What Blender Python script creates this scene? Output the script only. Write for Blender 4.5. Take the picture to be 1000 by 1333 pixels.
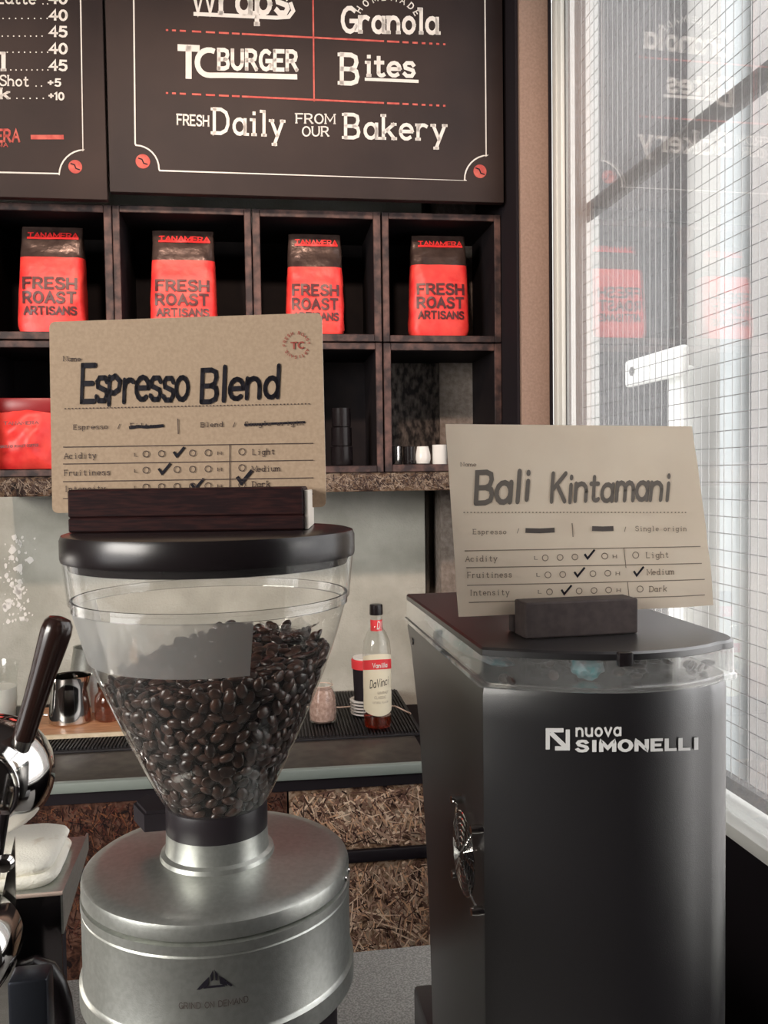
import bpy, bmesh, math, random
from math import sin, cos, pi, radians, sqrt
from mathutils import Vector, Matrix, noise
random.seed(7)
S = bpy.context.scene
COL = S.collection
for o in list(bpy.data.objects): bpy.data.objects.remove(o)

# ------------------------------------------------------------------ camera, sky, sun, lamps, exposure
FPX = 1150.0
CAMLOC = Vector((0, 0, 1.52))
CAMROT = (Matrix.Rotation(radians(-9.04), 3, 'Z') @ Matrix.Rotation(radians(90 - 2.43), 3, 'X')
          @ Matrix.Rotation(radians(-0.75), 3, 'Z'))
cd = bpy.data.cameras.new('camera'); cam = bpy.data.objects.new('camera', cd); COL.objects.link(cam)
cam.matrix_world = Matrix.Translation(CAMLOC) @ CAMROT.to_4x4()
cd.sensor_fit = 'AUTO'; cd.sensor_width = 36; cd.lens = FPX / 1333 * 36
cd.clip_start = 0.02; cd.clip_end = 100
S.camera = cam
W = bpy.data.worlds.new('overcast_sky'); S.world = W; W.use_nodes = True
W.node_tree.nodes['Background'].inputs[0].default_value = (0.98, 0.97, 0.97, 1)
W.node_tree.nodes['Background'].inputs[1].default_value = 2.0
def lamp(name, kind, loc, target, energy, color, **kw):
    d = bpy.data.lights.new(name, kind); d.energy = energy; d.color = color
    for k, v in kw.items(): setattr(d, k, v)
    o = bpy.data.objects.new(name, d); COL.objects.link(o); o.location = loc
    o.rotation_euler = (Vector(target) - Vector(loc)).to_track_quat('-Z', 'Y').to_euler()
    return o
lamp('sun', 'SUN', (-3, 0, 8), (0.6, 0.9, 0), 1.6, (1, 0.95, 0.9), angle=radians(18))
# daylight through the shop front behind the camera
lamp('shopfront_daylight', 'AREA', (-2.22, -0.50, 2.1), (0.1, 1.0, 1.35), 46, (1.0, 0.96, 0.88), shape='RECTANGLE', size=1.5, size_y=0.9)
# ceiling spots that light the shelf
for i, (x, y) in enumerate(((-0.75, 0.75), (0.0, 0.7))):
    lamp('ceiling_spot', 'SPOT', (x, y, 2.9), (x + 0.33, 2.4, 1.95), 42, (1, 0.74, 0.58),
         spot_size=radians(62), spot_blend=0.8, shadow_soft_size=0.06)
S.view_settings.view_transform = 'Standard'; S.view_settings.look = 'None'
S.view_settings.gamma = 1; S.view_settings.use_curve_mapping = False
S.view_settings.exposure = 0.8

# ------------------------------------------------------------------ frames: world, and the slightly turned back wall
BA = radians(-1.5); PIV = Vector((0, 2.34, 0))
RB = Matrix.Rotation(BA, 3, 'Z')
def ray(px, py): return CAMROT @ Vector(((px - 500) / FPX, -(py - 666.5) / FPX, -1))
def atp(px, py, p0, n):
    d = ray(px, py); n = Vector(n); return CAMLOC + d * ((Vector(p0) - CAMLOC).dot(n) / d.dot(n))
def Yp(px, py, y): return atp(px, py, (0, y, 0), (0, 1, 0))
def Bp(px, py, y):
    c = PIV + RB.transposed() @ (CAMLOC - PIV); d = RB.transposed() @ ray(px, py)
    return c + d * ((y - c.y) / d.y)

BASE = {}
def place(o, base, back, rz=0):
    b = Vector(base)
    if back:
        o.location = PIV + RB @ (b - PIV); o.rotation_euler = (0, 0, BA)
    else: o.location = b
    BASE[o.name] = b
def props(o, label=None, cat=None, group=None, kind=None):
    if label: o['label'] = label
    if cat: o['category'] = cat
    if group: o['group'] = group
    if kind: o['kind'] = kind
def thing(name, label, cat, base, group=None, back=False, kind=None):
    o = bpy.data.objects.new(name, None); COL.objects.link(o); o.empty_display_size = 0.02
    place(o, base, back); props(o, label, cat, group, kind); return o
def to_px(p):
    q = CAMROT.transposed() @ (p - CAMLOC); return 500 + FPX * q.x / -q.z, 666.5 - FPX * q.y / -q.z
DRAPE = {}
def obj(name, bm, mat, parent=None, smooth=True, base=None, back=False, label=None, cat=None, group=None, kind=None, sharp=35):
    bmesh.ops.recalc_face_normals(bm, faces=bm.faces)
    if parent and parent.name in DRAPE:
        for v in bm.verts: v.co = DRAPE[parent.name](*to_px(v.co))
    me = bpy.data.meshes.new(name)
    b = BASE[parent.name] if parent else Vector(base or (0, 0, 0))
    bmesh.ops.translate(bm, verts=bm.verts, vec=-b)
    bm.to_mesh(me); bm.free()
    for m in (mat if isinstance(mat, (list, tuple)) else [mat]): me.materials.append(m)
    if smooth:
        me.polygons.foreach_set('use_smooth', [True] * len(me.polygons))
        me.set_sharp_from_angle(angle=radians(sharp))
    o = bpy.data.objects.new(name, me); COL.objects.link(o)
    if parent: o.parent = parent; BASE[o.name] = b
    else: place(o, b, back)
    props(o, label, cat, group, kind)
    return o
def struct(name, bm, mat, back=False, smooth=False, base=None):
    return obj(name, bm, mat, None, smooth, base, back, kind='structure')

# ------------------------------------------------------------------ shape helpers
def NB(): return bmesh.new()
def box(bm, a, b, bevel=0, seg=2, mi=0, M=None):
    a, b = Vector(a), Vector(b); c = (a + b) / 2; s = b - a
    r = bmesh.ops.create_cube(bm, size=1)
    vs = r['verts']; bmesh.ops.scale(bm, vec=s, verts=vs); 
    if bevel:
        es = list({e for v in vs for e in v.link_edges})
        r2 = bmesh.ops.bevel(bm, geom=es, offset=bevel, segments=seg, affect='EDGES', profile=0.5)
        vs = list({v for f in r2['faces'] for v in f.verts} | {v for v in vs if v.is_valid})
    bmesh.ops.translate(bm, vec=c, verts=vs)
    if M: bmesh.ops.transform(bm, matrix=M, verts=vs)
    if mi:
        for f in {f for v in vs for f in v.link_faces}: f.material_index = mi
    return vs
def bx(a, b, bevel=0, seg=2): bm = NB(); box(bm, a, b, bevel, seg); return bm
def lathe(bm, prof, c, n=48, axis='Z', a0=0, a1=2 * pi, M=None):
    full = abs(a1 - a0 - 2 * pi) < 1e-6
    cnt = n if full else n + 1; rings = []
    for r, h in prof:
        if r < 1e-6 and full: rings.append([bm.verts.new((0, 0, h))]); continue
        rings.append([bm.verts.new((r * cos(a0 + (a1 - a0) * i / n), r * sin(a0 + (a1 - a0) * i / n), h)) for i in range(cnt)])
    vs = [v for R in rings for v in R]
    for R0, R1 in zip(rings, rings[1:]):
        m = n if full else n
        for i in range(m):
            j = (i + 1) % cnt
            if len(R0) == 1 and len(R1) == 1: continue
            if len(R0) == 1: bm.faces.new((R0[0], R1[i], R1[j]))
            elif len(R1) == 1: bm.faces.new((R0[i], R0[j], R1[0]))
            else: bm.faces.new((R0[i], R0[j], R1[j], R1[i]))
    if axis == 'Y': bmesh.ops.transform(bm, matrix=Matrix.Rotation(-pi / 2, 4, 'X'), verts=vs)
    if axis == 'X': bmesh.ops.transform(bm, matrix=Matrix.Rotation(pi / 2, 4, 'Y'), verts=vs)
    if M: bmesh.ops.transform(bm, matrix=M, verts=vs)
    bmesh.ops.translate(bm, vec=Vector(c), verts=vs)
    return vs
def tube(bm, pts, r, n=8, caps=True):
    pts = [Vector(p) for p in pts]; rs = r if isinstance(r, (list, tuple)) else [r] * len(pts)
    rings = []; up = Vector((0.13, 0.21, 0.97))
    for i, p in enumerate(pts):
        t = (pts[min(i + 1, len(pts) - 1)] - pts[max(i - 1, 0)]).normalized()
        a = t.cross(up)
        if a.length < 1e-3: a = t.cross(Vector((1, 0, 0)))
        a.normalize(); b = t.cross(a); 
        rings.append([bm.verts.new(p + (a * cos(2 * pi * k / n) + b * sin(2 * pi * k / n)) * rs[i]) for k in range(n)])
    for R0, R1 in zip(rings, rings[1:]):
        for k in range(n): bm.faces.new((R0[k], R0[(k + 1) % n], R1[(k + 1) % n], R1[k]))
    if caps: bm.faces.new(rings[0]); bm.faces.new(rings[-1])
def prism(bm, outline, z0, z1, bevel=0):
    """outline of (x, y) extruded from z0 to z1"""
    lo = [bm.verts.new((x, y, z0)) for x, y in outline]; hi = [bm.verts.new((x, y, z1)) for x, y in outline]
    n = len(lo); bm.faces.new(lo[::-1]); top = bm.faces.new(hi)
    for i in range(n): bm.faces.new((lo[i], lo[(i + 1) % n], hi[(i + 1) % n], hi[i]))
    if bevel: bmesh.ops.bevel(bm, geom=list(top.edges), offset=bevel, segments=2, affect='EDGES')
def quad_slab(bm, c, n, t):
    """four corners c, thickness t along -n"""
    n = Vector(n).normalized(); f = [bm.verts.new(Vector(p)) for p in c]; b = [bm.verts.new(Vector(p) - n * t) for p in c]
    bm.faces.new(f); bm.faces.new(b[::-1]); m = len(c)
    for i in range(m): bm.faces.new((f[i], b[i], b[(i + 1) % m], f[(i + 1) % m]))

# ------------------------------------------------------------------ stroke lettering
GL = {}
def G(ch, w, s): GL[ch] = (w, s)
BW = '@2.2,2.5,2.2,2.5,0,360'
G('a',5,BW+';4.4,5 4.4,0|4.9,0'); G('b',5,'0,8 0,0;'+BW+'|0,8'); G('c',4.6,'@2.4,2.5,2.4,2.5,50,310')
G('d',5,BW+';4.4,8 4.4,0|3.9,8 4.9,0'); G('e',4.8,'0.1,2.6 4.5,2.6;@2.3,2.5,2.3,2.5,5,310')
G('f',3.6,'1.2,0 1.2,6.5;@2.7,6.5,1.5,1.5,180,50;0,5 3,5|1.2,0'); G('g',5,BW+';4.4,5 4.4,-1.2;@2.2,-1.2,2.2,1.8,0,-150|4.9,5')
G('h',5,'0,8 0,0;@2.1,2.9,2.1,2.1,180,0;4.2,2.9 4.2,0|0,8 0,0 4.2,0'); G('i',2,'1,5 1,0;1,7 1,7.4|.4,5 1,0')
G('k',4.6,'0,8 0,0;4,5 0.2,2;1.6,3 4.2,0|0,8 0,0 4,5 4.2,0'); G('l',2,'1,8 1,0|.4,8 1,0')
G('m',7,'0,5 0,0;@1.6,3.2,1.6,1.8,180,0;3.2,3.2 3.2,0;@4.8,3.2,1.6,1.8,180,0;6.4,3.2 6.4,0|0,5 0,0 3.2,0 6.4,0')
G('n',5,'0,5 0,0;@2.1,2.9,2.1,2.1,180,0;4.2,2.9 4.2,0|0,5 0,0 4.2,0'); G('o',5,BW)
G('p',5,'0,5 0,-3;'+BW+'|0,5 0,-3'); G('r',3.9,'0,5 0,0;@2,3,2,2,180,50|0,5 0,0')
G('s',4.2,'3.7,4.1 3,5 1,5 0.2,4.2 .5,3.1 3.4,2.2 3.8,1.2 3,0 1,0 0,.9'); G('t',3.6,'1.3,7 1.3,1;@2.5,1,1.2,1,180,320;0,5 3,5')
G('u',5,'0,5 0,2;@2.1,2,2.1,2,180,360;4.2,5 4.2,0|0,5 4.2,5 4.8,0'); G('v',4.8,'0,5 2.2,0 4.4,5|0,5 4.4,5')
G('w',6.6,'0,5 1.5,0 3.1,5 4.7,0 6.2,5|0,5 6.2,5'); G('y',4.8,'0,5 2.3,0;4.5,5 1.2,-3|0,5 4.5,5 1.2,-3'); G('z',4.4,'0,5 4,5 0,0 4,0')
G('A',6,'0,0 3,8 6,0;1.2,3 4.8,3|0,0 6,0')
G('B',5.4,'0,0 0,8 3,8 4.4,7.4 4.7,6 4.2,4.6 3,4 0,4;3,4 4.6,3.4 5,2 4.6,.6 3,0 0,0|-.3,8 -.3,0'); G('C',5.6,'@3,4,3,4,50,310')
G('D',5.8,'0,0 0,8 2.6,8 4.6,7 5.4,5 5.4,3 4.6,1 2.6,0 0,0|-.3,8 -.3,0'); G('E',4.8,'4.6,8 0,8 0,0 4.6,0;0,4 3.8,4|-.3,8 -.3,0')
G('F',4.8,'4.6,8 0,8 0,0;0,4 3.8,4|-.3,8 0,0'); G('G',6,'@3,4,3,4,50,330;5.8,0.4 5.8,3.6 3.4,3.6')
G('H',5.8,'0,0 0,8;5.4,0 5.4,8;0,4 5.4,4|0,0 0,8 5.4,0 5.4,8'); G('I',2,'1,0 1,8|1,0 1,8')
G('K',5.4,'0,0 0,8;5,8 0.2,3.4;1.8,4.8 5.2,0|0,8 0,0 5,8 5.2,0'); G('L',4.6,'0,8 0,0 4.4,0|0,8')
G('M',7,'0,0 0,8 3.4,2 6.8,8 6.8,0|0,0 0,8 6.8,8 6.8,0'); G('N',5.8,'0,0 0,8 5.4,0 5.4,8|0,0 0,8 5.4,8')
G('O',6.2,'@3,4,3,4,0,360'); G('P',5.2,'0,0 0,8 3,8 4.6,7.2 4.9,5.8 4.4,4.4 3,3.8 0,3.8|0,8 0,0')
G('R',5.6,'0,0 0,8 3,8 4.6,7.2 4.9,5.8 4.4,4.4 3,3.8 0,3.8;2.6,3.8 5.3,0|0,8 0,0 5.3,0')
G('S',5.2,'4.8,6.6 4,7.8 2.6,8 1,7.6 .3,6.2 .9,4.8 3,4 4.6,3.2 5,1.8 4.2,.4 2.6,0 1,.2 0,1.5'); G('T',5.8,'0,8 5.6,8;2.8,8 2.8,0|2.8,0')
G('U',5.8,'0,8 0,3;@2.7,3,2.7,3,180,360;5.4,8 5.4,3|0,8 5.4,8'); G('V',5.8,'0,8 2.8,0 5.6,8|0,8 5.6,8')
G('W',8,'0,8 2,0 4,7 6,0 8,8|0,8 8,8'); G('Y',5.6,'0,8 2.8,4 5.6,8;2.8,4 2.8,0')
G('0',5,'@2.4,4,2.4,4,0,360'); G('1',3,'.2,6.4 1.8,8 1.8,0|1.8,0'); G('4',5.2,'3.6,0 3.6,8 0,2.6 5,2.6')
G('5',5,'4.4,8 .8,8 .4,4.6 2.6,5 4.4,4 4.6,2 3.6,.3 2,0 .2,.9'); G('+',4.6,'0,4 4,4;2,2 2,6'); G('.',2,'.8,.2 1.1,.2'); G('q',5,'0,5.2 0,-.8;0,4.6 2,5.4 3.8,4.2 3.4,2.4 1.6,1.6 0,2');G('/',4,'0,0 3,8'); G(' ',3.2,'')
def glyph(s):
    st, _, se = s.partition('|'); out = []
    for k in st.split(';'):
        if not k: continue
        if k[0] == '@':
            cx, cy, rx, ry, a, b = map(float, k[1:].split(',')); n = max(4, int(abs(b - a) / 26))
            out.append([(cx + rx * cos(radians(a + (b - a) * i / n)), cy + ry * sin(radians(a + (b - a) * i / n))) for i in range(n + 1)])
        else: out.append([tuple(map(float, p.split(','))) for p in k.split()])
    return out, [tuple(map(float, p.split(','))) for p in se.split()]
def stroke(bm, pl, hw, f, cap=True, sub=0):
    """ribbon along a 2-D polyline, mapped to space by f(u, v)"""
    P = [Vector(p) for p in pl]
    if sub:
        Q = [P[0]]
        for a, b in zip(P, P[1:]):
            k = max(1, int((b - a).length / sub)); Q += [a + (b - a) * (i + 1) / k for i in range(k)]
        P = Q
    n = len(P); L = []
    for i in range(n):
        d0 = (P[i] - P[i - 1]).normalized() if i else None; d1 = (P[i + 1] - P[i]).normalized() if i < n - 1 else None
        if i == 0 and (P[0] - P[-1]).length < 1e-4 and n > 2: d0 = (P[-1] - P[-2]).normalized()
        if i == n - 1 and (P[0] - P[-1]).length < 1e-4 and n > 2: d1 = (P[1] - P[0]).normalized()
        d0 = d0 or d1; d1 = d1 or d0
        m = d0 + d1
        m = m.normalized() if m.length > .1 else d1
        k = 1 / max(0.6, abs(m.dot(d1))); nn = Vector((-m.y, m.x)) * hw * k
        p = P[i]
        if cap and i == 0: p = p - d1 * hw * .7
        if cap and i == n - 1: p = p + d0 * hw * .7
        L.append((bm.verts.new(f(*(p + nn))), bm.verts.new(f(*(p - nn)))))
    for (a, b), (c, d) in zip(L, L[1:]):
        try: bm.faces.new((a, b, d, c))
        except ValueError: pass
def dot(bm, p, r, f):
    bm.faces.new([bm.verts.new(f(p[0] + r * cos(k * pi / 4), p[1] + r * sin(k * pi / 4))) for k in range(8)])
def text(bm, s, f, hw=.45, serif=0, mono=0, gap=1.5, total=None, jit=0, slant=0, sub=0, rnd=0):
    """letters 8 units high from u=0; total = stretch so that they span that many units"""
    w = sum((mono or GL[c][0] + gap) for c in s) - (0 if mono else gap)
    k = (total / w) if total else 1
    x = 0
    for c in s:
        gw, g = GL[c]; st, se = glyph(g); x0 = x + ((mono - gw) / 2 if mono else 0); jy = random.uniform(-jit, jit); js = 1 + random.uniform(-jit, jit) * .15
        F = lambda u, v: f((x0 + u * js + slant * v) * k, v * js + jy)
        for pl in st:
            stroke(bm, [(a, b) for a, b in pl], hw, F, cap=not rnd, sub=sub)
            if rnd:
                for q in pl: dot(bm, q, hw, F)
        if serif:
            for a, b in se:
                stroke(bm, [(a - serif, b + (hw if b <= 0 else -hw) * .0), (a + serif, b)], hw * .8, F, cap=False)
        x += mono or gw + gap
    return x * k
def lin(O, Ux, V): return lambda u, v: O + Ux * u + V * v
def pxline(pf, x0, y0, x1, y1, h, s, **kw):
    """letter a word between two photo points on the plane pf, letters h pixels high"""
    w = sum((kw.get('mono') or GL[c][0] + kw.get('gap', 1.5)) for c in s) - (0 if kw.get('mono') else kw.get('gap', 1.5))
    O = pf(x0, y0); E = pf(x1, y1); V = (pf(x0, y0 - h) - O) / 8
    return lin(O, (E - O) / w, V)

# ------------------------------------------------------------------ materials
def mat(name, color=(.5, .5, .5), rough=.5, metal=0, spec=None, coat=0, **kw):
    m = bpy.data.materials.new(name); m.use_nodes = True; b = m.node_tree.nodes['Principled BSDF']
    b.inputs['Base Color'].default_value = (*color, 1); b.inputs['Roughness'].default_value = rough
    b.inputs['Metallic'].default_value = metal
    if spec is not None: b.inputs['Specular IOR Level'].default_value = spec
    if coat: b.inputs['Coat Weight'].default_value = coat
    for k, v in kw.items(): b.inputs[k.replace('_', ' ')].default_value = v
    return m
def nodes(m): return m.node_tree.nodes, m.node_tree.links, m.node_tree.nodes['Principled BSDF']
def noise_mat(name, c1, c2, scale=20, detail=4, rough=.6, bump=0, metal=0, stretch=None, lo=.35, hi=.65, spec=None, coat=0, bscale=None, rvar=0):
    m = mat(name, c1, rough, metal, spec, coat); N, L, b = nodes(m)
    tc = N.new('ShaderNodeTexCoord'); mp = N.new('ShaderNodeMapping'); L.new(tc.outputs['Object'], mp.inputs[0])
    if stretch: mp.inputs['Scale'].default_value = stretch
    nz = N.new('ShaderNodeTexNoise'); nz.inputs['Scale'].default_value = scale; nz.inputs['Detail'].default_value = detail
    L.new(mp.outputs[0], nz.inputs['Vector'])
    rp = N.new('ShaderNodeValToRGB'); rp.color_ramp.elements[0].position = lo; rp.color_ramp.elements[1].position = hi
    rp.color_ramp.elements[0].color = (*c1, 1); rp.color_ramp.elements[1].color = (*c2, 1)
    L.new(nz.outputs['Fac'], rp.inputs[0]); L.new(rp.outputs[0], b.inputs['Base Color'])
    if bump:
        bp = N.new('ShaderNodeBump'); bp.inputs['Strength'].default_value = bump; bp.inputs['Distance'].default_value = .002
        n2 = nz
        if bscale:
            n2 = N.new('ShaderNodeTexNoise'); n2.inputs['Scale'].default_value = bscale; n2.inputs['Detail'].default_value = 3
            L.new(mp.outputs[0], n2.inputs['Vector'])
        L.new(n2.outputs['Fac'], bp.inputs['Height']); L.new(bp.outputs[0], b.inputs['Normal'])
    return m
def thin(name, tint=(1, 1, 1), refl=1.0, rough=.02, haze=0.0, hazecol=(.9, .9, .9), ior=1.5, haze_scale=None, blur=0):
    """thin clear sheet: passes light straight, mirrors by Fresnel, with a share of scattering haze"""
    m = bpy.data.materials.new(name); m.use_nodes = True; N, L = m.node_tree.nodes, m.node_tree.links
    N.remove(N['Principled BSDF']); out = N['Material Output']
    t = N.new('ShaderNodeBsdfTransparent'); t.inputs[0].default_value = (*tint, 1)
    g = N.new('ShaderNodeBsdfGlossy'); g.inputs['Roughness'].default_value = rough; g.inputs[0].default_value = (1, 1, 1, 1)
    fr = N.new('ShaderNodeLayerWeight'); fr.inputs[0].default_value = .5      # Schlick reflectance, the same from both sides
    pw = N.new('ShaderNodeMath'); pw.operation = 'POWER'; pw.inputs[1].default_value = 5; L.new(fr.outputs['Facing'], pw.inputs[0])
    mu = N.new('ShaderNodeMath'); mu.operation = 'MULTIPLY_ADD'; mu.inputs[1].default_value = .96 * refl; mu.inputs[2].default_value = .04 * refl; mu.use_clamp = True
    L.new(pw.outputs[0], mu.inputs[0])
    last = t.outputs[0]
    if blur:
        rf = N.new('ShaderNodeBsdfRefraction'); rf.inputs['Roughness'].default_value = blur; rf.inputs['IOR'].default_value = 1.14; rf.inputs[0].default_value = (*tint, 1)
        mb = N.new('ShaderNodeMixShader'); mb.inputs[0].default_value = .45
        L.new(t.outputs[0], mb.inputs[1]); L.new(rf.outputs[0], mb.inputs[2]); last = mb.outputs[0]
    if haze:
        tr = N.new('ShaderNodeBsdfTranslucent'); tr.inputs[0].default_value = (*hazecol, 1)
        df = N.new('ShaderNodeBsdfDiffuse'); df.inputs[0].default_value = (*hazecol, 1)
        m0 = N.new('ShaderNodeMixShader'); m0.inputs[0].default_value = .5; L.new(tr.outputs[0], m0.inputs[1]); L.new(df.outputs[0], m0.inputs[2])
        m1 = N.new('ShaderNodeMixShader'); m1.inputs[0].default_value = haze
        if haze_scale:
            tc = N.new('ShaderNodeTexCoord'); nz = N.new('ShaderNodeTexNoise'); nz.inputs['Scale'].default_value = haze_scale; nz.inputs['Detail'].default_value = 8
            L.new(tc.outputs['Object'], nz.inputs['Vector'])
            mr = N.new('ShaderNodeMapRange'); mr.inputs[1].default_value = .35; mr.inputs[2].default_value = .75
            mr.inputs[3].default_value = haze * .8; mr.inputs[4].default_value = min(1, haze * 1.3)
            L.new(nz.outputs['Fac'], mr.inputs[0]); L.new(mr.outputs[0], m1.inputs[0])
        L.new(last, m1.inputs[1]); L.new(m0.outputs[0], m1.inputs[2]); last = m1.outputs[0]
    m2 = N.new('ShaderNodeMixShader'); L.new(mu.outputs[0], m2.inputs[0]); L.new(last, m2.inputs[1]); L.new(g.outputs[0], m2.inputs[2])
    L.new(m2.outputs[0], out.inputs[0]); return m
def osb(name, bright=1.0, red=0.0, scale=26):
    m = mat(name, rough=.75, spec=.25); N, L, b = nodes(m)
    tc = N.new('ShaderNodeTexCoord'); acc = None
    for k in range(3):
        mp = N.new('ShaderNodeMapping'); mp.inputs['Location'].default_value = (k * 3.1, k * 1.7, k * 2.3)
        L.new(tc.outputs['Object'], mp.inputs[0])
        wn = N.new('ShaderNodeTexNoise'); wn.inputs['Scale'].default_value = 14; L.new(mp.outputs[0], wn.inputs['Vector'])
        ad = N.new('ShaderNodeVectorMath'); ad.operation = 'MULTIPLY_ADD'; ad.inputs[1].default_value = (.05, .05, .05)
        L.new(wn.outputs['Color'], ad.inputs[0]); L.new(mp.outputs[0], ad.inputs[2])
        vo = N.new('ShaderNodeTexVoronoi'); vo.inputs['Scale'].default_value = scale * (1 + .35 * k); L.new(ad.outputs[0], vo.inputs['Vector'])
        sp = N.new('ShaderNodeSeparateColor'); L.new(vo.outputs['Color'], sp.inputs[0])
        an = N.new('ShaderNodeMath'); an.operation = 'MULTIPLY'; an.inputs[1].default_value = 6.28; L.new(sp.outputs[0], an.inputs[0])
        vr = N.new('ShaderNodeVectorRotate'); vr.rotation_type = 'Y_AXIS'; L.new(mp.outputs[0], vr.inputs['Vector']); L.new(an.outputs[0], vr.inputs['Angle'])
        m2 = N.new('ShaderNodeMapping'); m2.inputs['Scale'].default_value = (150, 150, 20); L.new(vr.outputs[0], m2.inputs[0])
        nz = N.new('ShaderNodeTexNoise'); nz.inputs['Scale'].default_value = 1; nz.inputs['Detail'].default_value = 2; L.new(m2.outputs[0], nz.inputs['Vector'])
        mx = N.new('ShaderNodeMath'); mx.operation = 'MULTIPLY_ADD'; mx.inputs[1].default_value = .45; L.new(sp.outputs[1], mx.inputs[0]); L.new(nz.outputs['Fac'], mx.inputs[2])
        if acc is None: acc = mx.outputs[0]
        else:
            q = N.new('ShaderNodeMath'); q.operation = 'ADD'; L.new(acc, q.inputs[0]); L.new(mx.outputs[0], q.inputs[1]); acc = q.outputs[0]
    dv = N.new('ShaderNodeMath'); dv.operation = 'DIVIDE'; dv.inputs[1].default_value = 3; L.new(acc, dv.inputs[0])
    rp = N.new('ShaderNodeValToRGB'); e = rp.color_ramp.elements
    cs = [(.52, (.03, .012, .012)), (.62, (.20, .10, .06)), (.71, (.46, .27, .16)), (.84, (.80, .58, .42))]
    e[0].position = cs[0][0]; e[1].position = cs[-1][0]
    for p, c in cs[1:-1]: e.new(p)
    for i, (p, c) in enumerate(cs): rp.color_ramp.elements[i].color = (min(1, c[0] * bright), c[1] * bright * (1 - .45 * red), c[2] * bright * (1 - .5 * red), 1)
    L.new(dv.outputs[0], rp.inputs[0]); L.new(rp.outputs[0], b.inputs['Base Color'])
    bp = N.new('ShaderNodeBump'); bp.inputs['Strength'].default_value = .5; bp.inputs['Distance'].default_value = .002
    L.new(dv.outputs[0], bp.inputs['Height']); L.new(bp.outputs[0], b.inputs['Normal']); return m

M_ = {}
M_['black'] = mat('black_plastic', (.016, .012, .015), .38)
M_['blackmatte'] = mat('black_matte', (.018, .014, .017), .8, spec=.15)
M_['blackgloss'] = mat('black_gloss', (.012, .009, .010), .27)
M_['mythos'] = noise_mat('black_powder_coat', (.009, .008, .010), (.013, .012, .013), 900, 2, .28, spec=.7, bump=.12, bscale=1400)
M_['mythos'].node_tree.nodes['Principled BSDF'].inputs['IOR'].default_value = 2.0
M_['silver'] = noise_mat('satin_silver', (.46, .47, .44), (.53, .54, .51), 260, 3, .36, metal=.88, bump=.06, bscale=1200)
M_['chrome'] = mat('chrome', (.72, .70, .68), .08, 1)
M_['steel'] = noise_mat('brushed_steel', (.48, .46, .44), (.56, .54, .52), 30, 3, .22, metal=1, stretch=(1, 1, 12))
M_['steeldark'] = noise_mat('dark_steel_top', (.085, .068, .060), (.12, .10, .085), 30, 4, .38, metal=.6)
M_['kraft'] = noise_mat('kraft_board', (.42, .305, .215), (.47, .345, .245), 420, 3, .85, bump=.1, spec=.15)
M_['kraft2'] = noise_mat('kraft_paper', (.74, .635, .52), (.82, .72, .60), 18, 6, .7, bump=.25, spec=.3)
N, L, b = nodes(M_['kraft2']); tr_ = N.new('ShaderNodeBsdfTranslucent'); tr_.inputs[0].default_value = (.80, .66, .50, 1)
mx_ = N.new('ShaderNodeMixShader'); mx_.inputs[0].default_value = .38; L.new(b.outputs[0], mx_.inputs[1]); L.new(tr_.outputs[0], mx_.inputs[2]); L.new(mx_.outputs[0], N['Material Output'].inputs[0])
M_['paperedge'] = mat('pale_board_edge', (.75, .68, .6), .8)
M_['ink'] = mat('ink', (.012, .01, .016), .6, spec=.2)
M_['inkfade'] = mat('faded_marker', (.13, .11, .095), .7)
M_['inkfaint'] = mat('faint_print', (.20, .15, .11), .7)
M_['inkprint'] = mat('typewriter_print', (.06, .035, .03), .7)
M_['stampred'] = mat('red_stamp', (.36, .07, .05), .7)
M_['rosewood'] = noise_mat('dark_rosewood', (.016, .007, .008), (.05, .016, .014), 40, 5, .6, stretch=(1, 8, 14), lo=.4, hi=.8, spec=.12)
M_['blockgrey'] = noise_mat('dark_painted_block', (.045, .032, .032), (.065, .048, .046), 120, 4, .7, bump=.1)
M_['board'] = noise_mat('blackboard', (.020, .013, .013), (.045, .028, .024), 3.5, 7, .62, lo=.3, hi=.8, spec=.3)
M_['chalk'] = noise_mat('white_paint', (.68, .64, .60), (.74, .70, .66), 40, 3, .8)
M_['chalkred'] = noise_mat('red_paint', (.45, .07, .06), (.58, .13, .10), 60, 3, .8)
M_['boxwood'] = noise_mat('worn_dark_wood', (.020, .010, .011), (.17, .085, .07), 30, 9, .6, stretch=(1, 1, 1), lo=.42, hi=.78, bump=.4)
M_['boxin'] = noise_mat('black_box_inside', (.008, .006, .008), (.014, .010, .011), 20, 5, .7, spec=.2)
M_['boxdust'] = noise_mat('dusty_box_back', (.016, .012, .012), (.20, .165, .145), 70, 9, .75, lo=.40, hi=.66, stretch=(1, 1, .5))
M_['bagred'] = noise_mat('red_bag_paper', (.82, .035, .035), (.92, .07, .055), 30, 4, .42, bump=.5, bscale=45, spec=.5)
M_['bagfoil'] = noise_mat('dark_foil', (.05, .03, .028), (.10, .065, .055), 25, 5, .28, bump=1.0, bscale=40, metal=.4)
M_['bagtext'] = mat('bag_print', (.09, .018, .02), .4)
M_['bagtop'] = mat('bag_header_red', (.75, .03, .03), .4)
M_['osb'] = osb('chipboard_strands', .55)
M_['osbshade'] = osb('chipboard_strands_shaded', .16, .75)  # same chipboard at the left, its weaker light put into a darker, redder colour
M_['osbgrey'] = osb('chipboard_strands_grey', .22, .0)
M_['white'] = mat('white_glaze', (.82, .80, .77), .2)
M_['frame'] = mat('white_aluminium', (.72, .73, .70), .35)
M_['brown'] = noise_mat('brown_column_paint', (.24, .155, .118), (.29, .19, .145), 160, 4, .8, bump=.3)
M_['wood'] = noise_mat('orange_board', (.38, .17, .08), (.55, .28, .14), 22, 5, .5, stretch=(1, 6, 1))
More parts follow.
